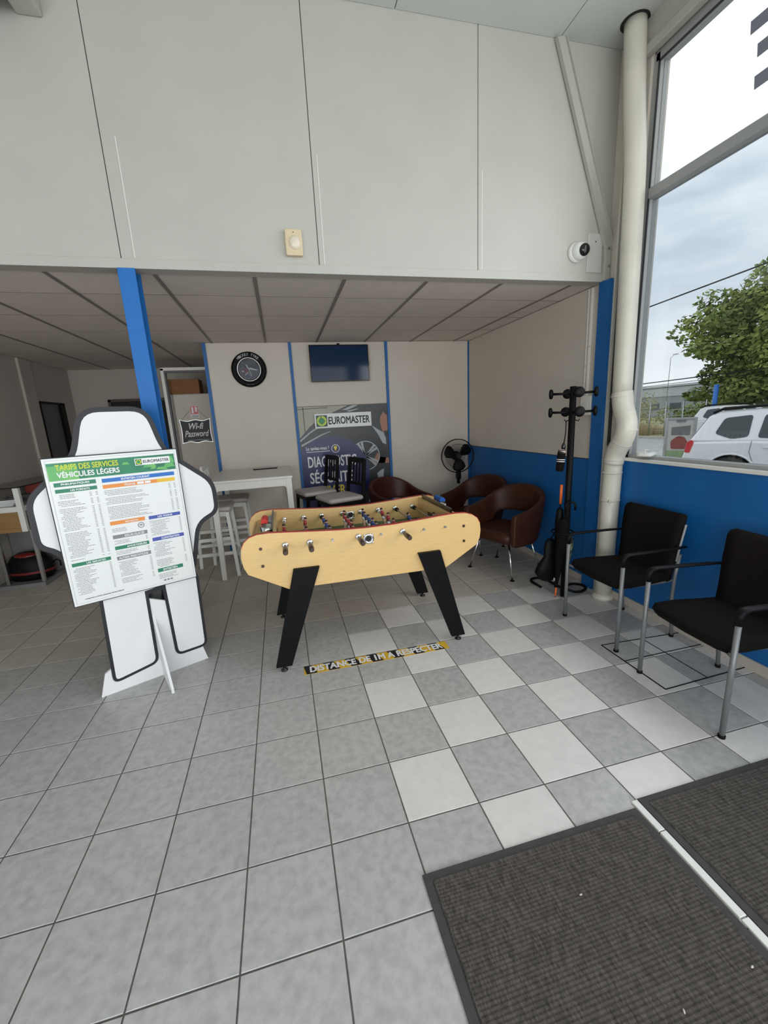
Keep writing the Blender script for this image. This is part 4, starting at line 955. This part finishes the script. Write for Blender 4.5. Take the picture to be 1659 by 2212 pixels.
def umbrella(label, tip, top, r, m, handle='hook', hm=None, tipm=None, lo=.0, L0=.16):
    tip = Vector(tip); top = Vector(top); d = (top-tip).normalized(); L_ = (top-tip).length
    t = thing('folded_umbrella', label, 'umbrella', tip); o0 = Vector((0, 0, 0))
    b = MB(); b.lathe([(.006, L0*.5), (.016, L0), (r*.75, L_*.45), (r, L_*.68), (r*.75, L_*.80), (.012, L_*.82)], o0, d, 14); part('canopy', b, m, t)
    b = MB(); b.cyl(o0, d*L_*.9, .0045, 8); part('shaft', b, M_black, t)
    b = MB(); b.lathe([(.003, 0), (.008, .02), (.008, L0*.55)], o0, d, 10); part('ferrule', b, tipm or M_black, t)
    b = MB(); base = d*L_*.88; side = Vector((.75, -.66, 0))
    if handle == 'hook':
        pts = [base, base+d*.06]+[base+d*.06+side*(.035-.035*math.cos(q))+d*(.035*math.sin(q)) for q in [PI*k/8 for k in range(1, 9)]]+[base+side*.07+d*.03]
        b.tube(pts, .009, 10)
    else: b.tube([base-d*.02, base+d*.14], [.011, .012], 12)
    part('handle', b, hm or M_black, t); return t
umbrella('black folded umbrella with curved handle leaning on the coat rack pole', (3.625, 1.87, .002), (3.665, 1.835, .84), .05, M_fab, 'hook', tipm=M_orange)
umbrella('folded black umbrella with straight orange handle behind the rack pole', (3.70, 1.98, .03), (3.665, 1.905, .93), .034, M_black, 'bar', M_orange)
umbrella('green and white leaf patterned umbrella right of the coat rack', (3.80, 1.99, .03), (3.76, 1.93, .64), .055, M_camo, 'bar')
t = thing('hanging_bag', 'limp black bag hanging low on the left of the coat rack', 'bag', (3.60, 1.95, .12))
b = MB(); b.loft([[(.0+a*.09*f-.02*g, bb*.05*f, z) for a, bb in [(math.cos(q*PI/6), math.sin(q*PI/6)) for q in range(12)]] for z, f, g in ((0, .3, 0), (.02, .8, 0), (.09, 1.1, 1.2), (.16, .95, .3), (.22, .6, -.6), (.30, .7, -1.0), (.36, .5, -.8), (.38, .2, -.5))]); part('body', b, M_black, t)
b = MB(); b.tube([(.015, 0, .37), (.03, -.03, .44), (.06, -.04, .47)], .006, 8); part('strap', b, M_fab, t)
b = MB(); b.box(.02, .045, -.06, -.055, .02, .045); part('tag', b, M_white, t)
t = thing('compact_umbrella', 'small black folding umbrella with white bands hanging from the rack hook', 'umbrella', (3.61, 1.865, 1.08))
b = MB(); b.tube([(.055, .02, .385), (.04, 0, .30), (.028, 0, .215)], .004, 8); part('strap', b, M_black, t)
b = MB(); b.sph((.026, 0, .19), (.016, .016, .032), 12, 8); part('handle', b, M_blackg, t)
b = MB(); b.lathe([(.022, 0), (.029, .006), (.031, .07), (.03, .15), (.026, .168)], (.0, 0, 0), (.08, 0, 1), 18); part('canopy', b, M_fab, t)
for z in (.075, .090): 
    b = MB(); b.lathe([(.0315, 0), (.0318, .006)], (.08*z, 0, z), (.08, 0, 1), 18); part('white_band', b, M_pw, t)
b = MB(); b.lathe([(.0305, .0), (.028, .016), (.018, .026)], (.012, 0, .145), (.08, 0, 1), 18); part('collar', b, mat('pink_white_cloth', (.62, .50, .46), .7), t)

# ------------------------------------------------------------------ rear left: cabinet, signs, box, frame, counter
t = thing('tall_cabinet', 'tall beige two door cabinet in the back room behind the blue strip', 'cabinet', (.40, 5.5, 0))
b = MB(); b.box(-.31, .32, .0, .45, 0, 2.03); part('carcass', b, M_wallin, t, bevel=.003)
b = MB(); b.box(-.30, .31, -.018, -.001, .05, 2.02); part('door', b, M_wallc, t, bevel=.003)
t = thing('cardboard_box', 'brown cardboard box on top of the beige cabinet', 'box', (.26, 5.65, 2.031))
b = MB(); b.box(-.20, .19, -.14, .16, 0, .20); part('box_body', b, M_card, t, bevel=.002)
b = MB(); b.box(-.20, .19, -.005, .025, .2001, .2008); part('packing_tape', b, mat('brown_tape', (.20, .10, .04), .3), t)
ps = b = MB(); b.box(.01, .05, 5.38, 5.46, 0, 2.36); b.box(.01, .73, 5.38, 5.46, 2.33, 2.37); struct('trim_4', b, M_whitel, bevel=.003)
b = MB(); b.box(.05, .07, 5.39, 5.45, 0, 2.33); b.box(.05, .73, 5.40, 5.44, 2.305, 2.33); struct('trim_5', b, M_dkgrey)
t = thing('wifi_sign', 'black plaque reading Wi-fi Password hung on the beige cabinet door', 'sign', (.335, 5.4735, 1.515))
wav = []
for k in range(12): u = k/11; wav.append((-.205+.41*u, .155+.010*math.cos(u*4*PI)+(.008 if k in (0, 11) else 0)))
for k in range(1, 8): u = k/8; wav.append((.205-.012*math.sin(u*PI)*1, .155-.31*u))
for k in range(12): u = k/11; wav.append((.205-.41*u, -.155-.010*math.cos(u*4*PI)))
for k in range(1, 8): u = k/8; wav.append((-.205+.012*math.sin(u*PI), -.155+.31*u))
b = MB(); b.prism(wav, fx, 0, .008); part('silver_edge', b, M_steel, t)
b = MB(); b.prism([(x*.955, z*.94) for x, z in wav], fx, -.003, .0); part('plaque', b, M_ink, t)
text('lettering', 'Wi-fi', M_pw, t, (-.085, -.0038, .03), X, Z, .19, .085, .02, shear=.35); text('lettering', 'Password', M_pw, t, (-.155, -.0038, -.075), X, Z, .32, .085, .015, shear=.35)
b = MB(); b.box(-.13, .16, -.0045, -.003, -.125, -.121); part('underline', b, M_pw, t)
b = MB(); b.tube([(-.17, .004, .165), (-.04, .004, .30)], .002, 5); b.tube([(.17, .004, .165), (.05, .004, .30)], .002, 5); b.tube([(-.04, .004, .30), (.05, .004, .30)], .002, 5); part('cord', b, M_inkg, t)
t = thing('extinguisher_sign', 'red and white fire extinguisher sign above the Wi-fi plaque', 'sign', (.345, 5.480, 1.70))
b = MB(); b.box(-.055, .055, -.004, .0, 0, .165); part('plate', b, M_board, t)
b = MB(); b.box(-.05, .05, -.006, -.004, .05, .16); part('red_field', b, M_redp, t)
b = MB(); b.prism(rr([(-.035, .06), (-.008, .06), (-.008, .15), (-.035, .15)], .01), fx, -.0075, -.006); b.prism([(.012, .08), (.04, .085), (.035, .11), (.045, .13), (.03, .15), (.012, .15)], fx, -.0075, -.006); part('pictogram', b, M_pw, t)
text('lettering', 'EXTINCTEUR', M_ink, t, (-.045, -.0048, .018), X, Z, .09, .018, .03)
b = MB(); b.box(-.045, .045, -.0045, -.004, .006, .011); part('rule', b, M_ink, t)

ct = thing('display_counter', 'grey display counter with glass top cabinet and wooden drawer front', 'counter', (-1.34, 4.5, 0))
b = MB(); b.box(-1.54, -1.09, 3.90, 5.15, .0, .045); part('plinth', b, M_gpaint, ct, world=True, bevel=.003)
b = MB(); b.box(-1.13, -1.10, 3.93, 3.96, .045, .62); part('post', b, M_steel, ct, world=True)
b = MB(); b.box(-1.54, -1.12, 4.30, 5.12, .045, .60); part('cupboard', b, M_gpaint, ct, world=True, bevel=.003)
b = MB(); b.box(-1.54, -1.16, 3.95, 5.15, .60, .64); part('lower_shelf', b, M_woodd, ct, world=True)
b = MB(); b.box(-1.54, -1.205, 3.95, 3.97, .64, .81); part('drawer_front', b, M_woodd, ct, world=True, bevel=.003)
b = MB(); b.box(-1.54, -1.16, 3.95, 5.15, .81, .865); part('mid_shelf', b, M_white, ct, world=True, bevel=.002)
b = MB(); b.box(-1.205, -1.155, 3.945, 3.985, .60, 1.06); part('stile', b, M_white, ct, world=True, bevel=.002)
b = MB(); b.box(-1.54, -1.155, 3.945, 5.15, 1.055, 1.066); part('top_edge', b, M_blackg, ct, world=True)
b = MB(); b.box(-1.162, -1.158, 3.985, 5.15, .865, 1.055); part('side_glass', b, M_glassc, ct, world=True)
b = MB(); b.box(-1.45, -1.42, 3.93, 3.96, .045, .60); part('post', b, M_steel, ct, world=True)
for k, (x, y, z, m, lab) in enumerate(((-1.38, 4.10, .866, M_board, 'stack of white brochures on the counter shelf near its white stile'), (-1.40, 4.45, .866, M_gpaint, 'grey pile of folders inside the glass counter'), (-1.38, 4.85, .866, M_redp, 'red box inside the far end of the glass counter'))):
    t = thing('brochure_stack' if k < 2 else 'red_box', lab, 'papers' if k < 2 else 'box', (x, y, z)); b = MB()
    if k < 2:
        for q in range(5): a = q*.3; b.bar((-.11+q*.004, 0, .006+q*.012), (.11+q*.002, .01*q, .006+q*.012), .16, .010)
        part('sheets', b, m, t)
    else: b.box(-.12, .12, -.12, .12, 0, .15); part('box_body', b, m, t, bevel=.004)
t = thing('black_case', 'rounded black and red case lying on the counter plinth', 'case', (-1.30, 4.12, .046))
b = MB(); b.loft([[(a*.215*f, bb*.14*f, z) for a, bb in [(math.cos(q*PI/10), math.sin(q*PI/10)) for q in range(20)]] for z, f in ((0, .85), (.03, 1), (.12, 1.02), (.19, .95), (.26, .72), (.29, .45), (.30, .15))]); part('shell', b, M_black, t)
b = MB(); b.loft([[(a*.215*f, bb*.14*f, z) for a, bb in [(math.cos(q*PI/10), math.sin(q*PI/10)) for q in range(20)]] for z, f in ((.075, 1.022), (.10, 1.032))], cap=False); part('red_band', b, mat('dark_red_plastic', (.16, .012, .012), .35), t)
b = MB(); b.sph((.0, -.03, .262), (.12, .075, .035), 14, 8); part('red_patch', b, mat('dark_red_plastic', (.16, .012, .012), .35), t)
b = MB(); b.tube([(.20, 0, .14), (.25, .0, .18), (.28, .0, .16), (.28, .0, .10)], .008, 8); part('handle', b, M_black, t)
t = thing('storage_carton', 'low white carton on the floor behind the counter end', 'carton', (-.86, 4.75, 0))
b = MB(); b.box(-.17, .17, -.2, .2, 0, .42); part('box_body', b, M_wallc, t, bevel=.004)
b = MB(); b.box(-.171, .171, -.201, .201, .36, .42); part('lid', b, M_white, t)
t = thing('black_holdall', 'small black rounded bag behind the right edge of the price board', 'bag', (.42, 2.55, 0))
b = MB(); b.loft([[(a*.22*f, bb*.12*f, z) for a, bb in [(math.cos(q*PI/8), math.sin(q*PI/8)) for q in range(16)]] for z, f in ((.0, .8), (.04, .95), (.25, 1), (.38, .9), (.47, .6), (.52, .2))]); part('body', b, M_blackg, t)
b = MB(); b.tube([(-.1, 0, .46), (-.08, 0, .56), (.08, 0, .56), (.1, 0, .46)], .008, 8); part('handle', b, M_black, t)

t = thing('router', 'small white device with a cable lying on the window sill', 'router', (4.09, 1.53, 1.195), .5)
b = MB(); b.loft([rring(0, 0, .085, .05, .03, 0), rring(0, 0, .09, .055, .035, .012), rring(0, 0, .07, .04, .03, .024)]); part('casing', b, M_white, t)
b = MB(); b.tube([(-.07, -.01, .03), (-.02, .01, .045), (.03, -.015, .035), (.06, .01, .03)], .004, 8); part('cable', b, M_white, t)

# ------------------------------------------------------------------ outside
GZ = -.27
b = MB(); b.box(XR+.15, 60, -40, 70, GZ-.2, GZ); gr = part('ground', b, M_asph); gr['kind'] = 'structure'
b = MB(); b.box(21.5, 60, 17.2, 70, GZ, GZ+.05); struct('grass_verge', b, M_grass)
b = MB(); b.box(21.2, 21.5, 17.2, 60, GZ, GZ+.12); b.box(21.2, 60, 16.9, 17.2, GZ, GZ+.12); struct('kerb', b, M_beam)

def suv(label, loc, rz, paint, grp=None):   # local: length along +X (front), width Y, left side faces -Y
    t = thing('car', label, 'car', loc, rz, grp)
    Lx = 4.30; xr = 0.0
    low = [(.02, .42), (.0, .62), (.05, .86), (.10, 1.00), (1.0, 1.02), (2.9, 1.0), (3.5, .96), (4.1, .86), (4.28, .68), (4.30, .40), (4.2, .26)]
    def arch(cx): return [(cx+.40*math.cos(a), .33+.40*math.sin(a)) for a in [PI*k/10 for k in range(11)]]
    poly = low+[(3.92, .24)]+arch(3.49)+[(3.06, .24), (1.24, .24)]+arch(.82)+[(.40, .26), (.1, .30)]
    b = MB(); b.prism(poly, fx, -.88, .88); part('body', b, paint, t, bevel=.05, seg=3)
    g = [(.10, 1.00), (.40, 1.52), (.55, 1.60), (1.2, 1.635), (2.0, 1.62), (2.35, 1.57), (3.05, 1.02)]
    rings = []
    for x, z in g: pass
    ga = [(x, -.86+.22*max(0, (z-1.0)/.63), z) for x, z in g]; gb = [(x, .86-.22*max(0, (z-1.0)/.63), z) for x, z in g]
    n = len(g); b = MB(); b.add(ga+gb, [tuple(range(n))[::-1], tuple(range(n, 2*n))]+[(i, (i+1) % n, n+(i+1) % n, n+i) for i in range(n)]); part('cabin', b, paint, t, bevel=.04, seg=3)
    def win(pts, s):
        f = lambda x, z, o: (x, s*(.86-.22*max(0, (z-1.0)/.63)+o), z)
        q = rr(pts, .06, 4); bb = MB(); vs = [f(x, z, .004) for x, z in q]+[f(x, z, .012) for x, z in q]; m = len(q)
        bb.add(vs, [tuple(range(m)), tuple(range(m, 2*m))]+[(i, (i+1) % m, m+(i+1) % m, m+i) for i in range(m)]); return part('window', bb, M_carg, t)
    for s in (-1, 1):
        win([(.52, 1.17), (.66, 1.48), (1.10, 1.53), (1.06, 1.10), (.80, 1.06)], s); win([(1.20, 1.08), (1.28, 1.53), (1.86, 1.54), (1.90, 1.05)], s); win([(1.98, 1.05), (1.96, 1.53), (2.25, 1.50), (2.82, 1.06)], s)
        b = MB(); yv = s*.885
        for pts in (((1.12, 1.02), (1.10, .80), (1.22, .45)), ((1.93, 1.0), (1.93, .30)), ((2.9, .98), (2.92, .30))):
            b.tube([(x, yv-s*(.002), z) for x, z in pts], .006, 5)
        part('door_seam', b, M_inkg, t)
        for x in (1.40, 2.15):
            b = MB(); b.tube([(x-.10, yv, .885), (x, yv+s*.02, .89), (x+.10, yv, .885)], .016, 8); part('door_handle', b, paint, t)
        b = MB(); q = rr([(.72, .80), (.98, .80), (.98, .96), (.72, .96)], .03); b.prism(q, fx, s*.878, s*.886); part('fuel_flap', b, paint, t, bevel=.003)
        b = MB(); q = rr([(.03, .78), (.07, 1.0), (.15, 1.05), (.19, .98), (.13, .76)], .03); b.prism(q, fx, s*.82, s*.888); part('tail_light', b, M_tail, t, bevel=.01)
        b = MB(); b.tube([(.45, s*.62, 1.585), (.60, s*.62, 1.66), (1.3, s*.62, 1.70), (1.9, s*.62, 1.68), (2.1, s*.62, 1.62)], [.03, .028, .022, .02, .02], 8); part('roof_rail', b, M_black, t)
        for cx in (.82, 3.49):
            b = MB(); b.lathe([(.20, 0), (.33, .0), (.345, .04), (.345, .18), (.33, .22), (.2, .22)], (cx, s*.88, .345), (0, -s, 0), 28); w_ = part('wheel', b, M_tyre, t)
            b = MB(); b.cyl((cx, s*.87, .345), (cx, s*.80, .345), .21, 20)
            for k in range(5): a = k*2*PI/5; b.bar((cx, s*.875, .345), (cx+.2*math.cos(a), s*.875, .345+.2*math.sin(a)), .05, .02, 0, (0, 1, 0))
            part('rim', b, M_steel, w_)
            b = MB(); b.tube([(cx+.425*math.cos(a), s*.885, .33+.425*math.sin(a)) for a in [PI*k/14 for k in range(15)]], .022, 6); part('wheel_arch', b, paint, t)
    b = MB(); b.box(-.06, .10, -.82, .82, .30, .62); part('rear_bumper', b, paint, t, bevel=.04, seg=3)
    b = MB(); b.add([(.145, -.62, 1.06), (.145, .62, 1.06), (.375, .52, 1.48), (.375, -.52, 1.48), (.155, -.60, 1.07)], [(0, 1, 2, 3)]); o = part('rear_window', b, M_carg, t); o.location.x = -.02
    return t
suv('silver sport utility car parked outside the side window', (10.70, 6.80, GZ), math.atan2(-.81, .585), M_cary)
suv('white car parked farther off, beyond the advertising stand', (20.3, 14.9, GZ), math.atan2(-.80, .60), M_carw)

t = thing('advertising_stand', 'grey framed advertising stand outdoors behind the silver car', 'advertising stand', (12.15, 8.25, GZ), math.radians(-58)); t.scale = (1.02, 1.0, .95)
b = MB(); b.box(-.35, -.29, -.03, .03, .0, 1.52); b.box(.29, .35, -.03, .03, 0, 1.52); b.box(-.29, .29, -.03, .03, 1.46, 1.52); b.box(-.29, .29, -.03, .03, .05, .12); part('frame', b, M_alu, t, bevel=.006)
b = MB(); b.box(-.29, .29, -.005, .02, .12, 1.46); part('poster_panel', b, mat('pale_poster', (.50, .50, .46), .4), t)
b = MB(); b.box(-.29, .29, -.008, -.005, .12, .58); part('green_print', b, mat('pale_green_print', (.26, .36, .20), .4), t)
b = MB(); b.prism(rr([(-.18, .62), (-.2, .85), (-.05, 1.0), (.1, .98), (.2, .8), (.15, .62)], .06), fx, -.009, -.006); part('red_print', b, mat('dull_red_print', (.26, .06, .05), .4), t)
b = MB(); b.prism([(-.2, 1.02), (.22, 1.02), (.22, 1.3), (.1, 1.28), (-.2, 1.25)], fx, -.008, -.006); part('dark_print', b, M_gpaint, t)
b = MB(); b.box(-.1, .1, -.035, -.03, 1.40, 1.46); part('clip', b, M_gpaint, t)

for k, (x, y0, y1, z, lab) in enumerate(((52, 40, 62, 4.0, 'long grey warehouse behind the bushes outside'), (34, 20.2, 21.6, 2.6, 'pale blue grey hut under the tree crown outside'))):
    t = thing('warehouse' if k == 0 else 'site_hut', lab, 'building', (x, (y0+y1)/2, GZ)); hy = (y1-y0)/2
    b = MB(); b.box(0, 8, -hy, hy, 0, z); part('wall', b, M_bld if k == 0 else M_bld2, t)
    b = MB(); b.box(-.3, 8.3, -hy-.3, hy+.3, z, z+.25); b.box(-.12, 0, -hy, hy, z-1.2, z-.1); part('roof', b, M_bld2, t)
    if k == 0:
        for q in range(6): b = MB(); yy2 = -hy+3+q*3.2; b.box(-.05, 0, yy2, yy2+1.6, 1.0, 1.9); part('window', b, M_carg, t)
def leaves(mb, centres, n, size, rnd):
    for _ in range(n):
        c, r = rnd.choice(centres); v = Vector((rnd.gauss(0, 1), rnd.gauss(0, 1), rnd.gauss(0, 1))).normalized(); p = Vector(c)+Vector((v.x*r[0], v.y*r[1], v.z*r[2]))*rnd.uniform(.72, 1.05)
        a = Vector((rnd.gauss(0, 1), rnd.gauss(0, 1), rnd.gauss(0, .6))).normalized(); q = a.cross(v+Vector((0, 0, .4))).normalized(); s = size*rnd.uniform(.6, 1.3)
        mb.add([p-a*s, p+q*s*.5, p+a*s, p-q*s*.5], [(0, 1, 2, 3)])
def tree(name, label, loc, cl, n, size, m, trunk, seed):
    rnd = random.Random(seed); t = thing(name, label, 'tree' if 'tree' in name else 'shrub', loc)
    if trunk:
        b = MB(); h = trunk; b.tube([(0, 0, 0), (.05, .1, h*.4), (0, .15, h)], [.22, .17, .12], 10)
        for c, r in cl[:7]: b.tube([(0, .1, h*.6), tuple(Vector(c)*.5+Vector((0, 0, h*.35))), c], [.10, .06, .02], 6)
        part('trunk', b, M_bark, t)
    b = MB(); leaves(b, cl, n, size, rnd); part('foliage', b, m, t, kind='stuff')
    return t
rnd = random.Random(5); cl = []
for k in range(120):
    v = Vector((rnd.gauss(0, 1), rnd.gauss(0, 1), rnd.gauss(0, 1))).normalized()*rnd.uniform(.45, .95)
    q_ = (v.x*4.2, v.y*5.2, 5.1+v.z*3.7*(1.0 if v.z > 0 else 1.0))
    cl.append((q_, (rnd.uniform(.7, 1.3), rnd.uniform(.7, 1.3), rnd.uniform(.45, .75))))
for k in range(34):
    cl.append(((rnd.uniform(-2.5, 1.5), rnd.uniform(-1.5, 4.0), rnd.uniform(1.9, 3.6)), (rnd.uniform(.7, 1.1), rnd.uniform(.6, 1.0), rnd.uniform(.4, .7))))
for k in range(0):
    zz_ = rnd.uniform(1.5, 7.6); w = 3.3*math.sin(PI*min(1, (zz_-.6)/8.2))**.6
    a = rnd.uniform(0, 2*PI); q = rnd.uniform(.35, 1)*w; cl.append(((q*math.cos(a), q*math.sin(a), zz_), (rnd.uniform(.8, 1.3), rnd.uniform(.8, 1.3), rnd.uniform(.5, .8))))
tree('maple_tree', 'large leafy green tree seen through the lower window pane', (26, 14.3, GZ), cl, 34000, .15, M_leaf, 4.2, 1)
cl = [((rnd.uniform(-1.5, 1.5), rnd.uniform(-2.6, 2.6), rnd.uniform(.5, 1.6)), (.8, .9, .7)) for k in range(14)]
tree('hedge_shrub', 'low dark green shrub below the large tree', (31.0, 22.0, GZ), cl, 3500, .12, M_leaf, 0, 2)
cl = [((rnd.uniform(-1., 1.), rnd.uniform(-1.5, 1.5), rnd.uniform(.4, 2.6)), (.6, .7, .7)) for k in range(12)]
tree('thin_shrub', 'thin pale yellow green shrub beside the window frame edge outside', (27, 25.0, GZ), cl, 1500, .09, M_leaf2, 0, 3)
b = MB(); rnd = random.Random(9)
for _ in range(2500):
    x = 22.4+rnd.random()*2.0; y = 19.4+rnd.random()*5; a = rnd.uniform(0, PI); h = rnd.uniform(.3, .9)
    b.add([(x-.03, y, GZ+.05), (x+.03*math.cos(a), y+.03*math.sin(a), GZ+.05), (x+rnd.uniform(-.25, .25), y+rnd.uniform(-.25, .25), GZ+h)], [(0, 1, 2)])
tag(part('dry_grass', b, mat('straw', (.55, .45, .25), .9)), 'dry straw coloured grass clumps along the kerb', 'grass', kind='stuff')
t = thing('mesh_fence', 'grey wire fence with thin posts beyond the parked cars', 'fence', (21.85, 16.5, GZ))
for y in (-1.1, .1, 1.1, 2.1): b = MB(); b.cyl((0, y, 0), (0, y, 1.95), .035, 8); part('post', b, M_steel, t)
b = MB()
for z in (.4, .8, 1.2, 1.5): b.cyl((0, -1.1, z), (0, 2.1, z), .012, 5)
part('wire', b, M_steel, t)
t = thing('blue_post', 'slim bright blue post beside the pale hut outside', 'post', (21.7, 14.9, GZ)); b = MB(); b.cyl((0, 0, 0), (0, 0, 2.6), .10, 10); part('pole', b, M_pblue, t)
t = thing('street_lamp', 'very thin distant street lamp left of the tree', 'lamp', (48, 41.5, GZ)); b = MB(); b.tube([(0, 0, 0), (0, 0, 7.2), (-.3, -.8, 7.5)], .03, 6); part('pole', b, M_steel, t); b = MB(); b.box(-.5, -.2, -1.2, -.7, 7.42, 7.52); part('lamp_head', b, M_steel, t)
for k, (za, zb, r, ya, yb, lab) in enumerate(((5.02, 5.215, .022, 12.67, 8.64, 'upper overhead wire crossing the sky outside'), (2.335, 2.40, .018, 12.64, 8.25, 'lower black overhead wire crossing the tree outside'), (2.22, 2.29, .010, 12.64, 8.25, 'thin faint overhead wire just under the lower black one'))):
    dz = (zb-za)/(ya-yb); t = thing('overhead_wire', lab, 'wire', (15, ya, za))
    n = 10; pts = [(0, 6-k*1.0-(6-k*1.0+14)*i/n, 0) for i in range(n+1)]; pts = [(0, y, -dz*y) for _, y, _ in pts]
    b = MB(); b.tube(pts, r, 6); part('cable', b, M_black, t)
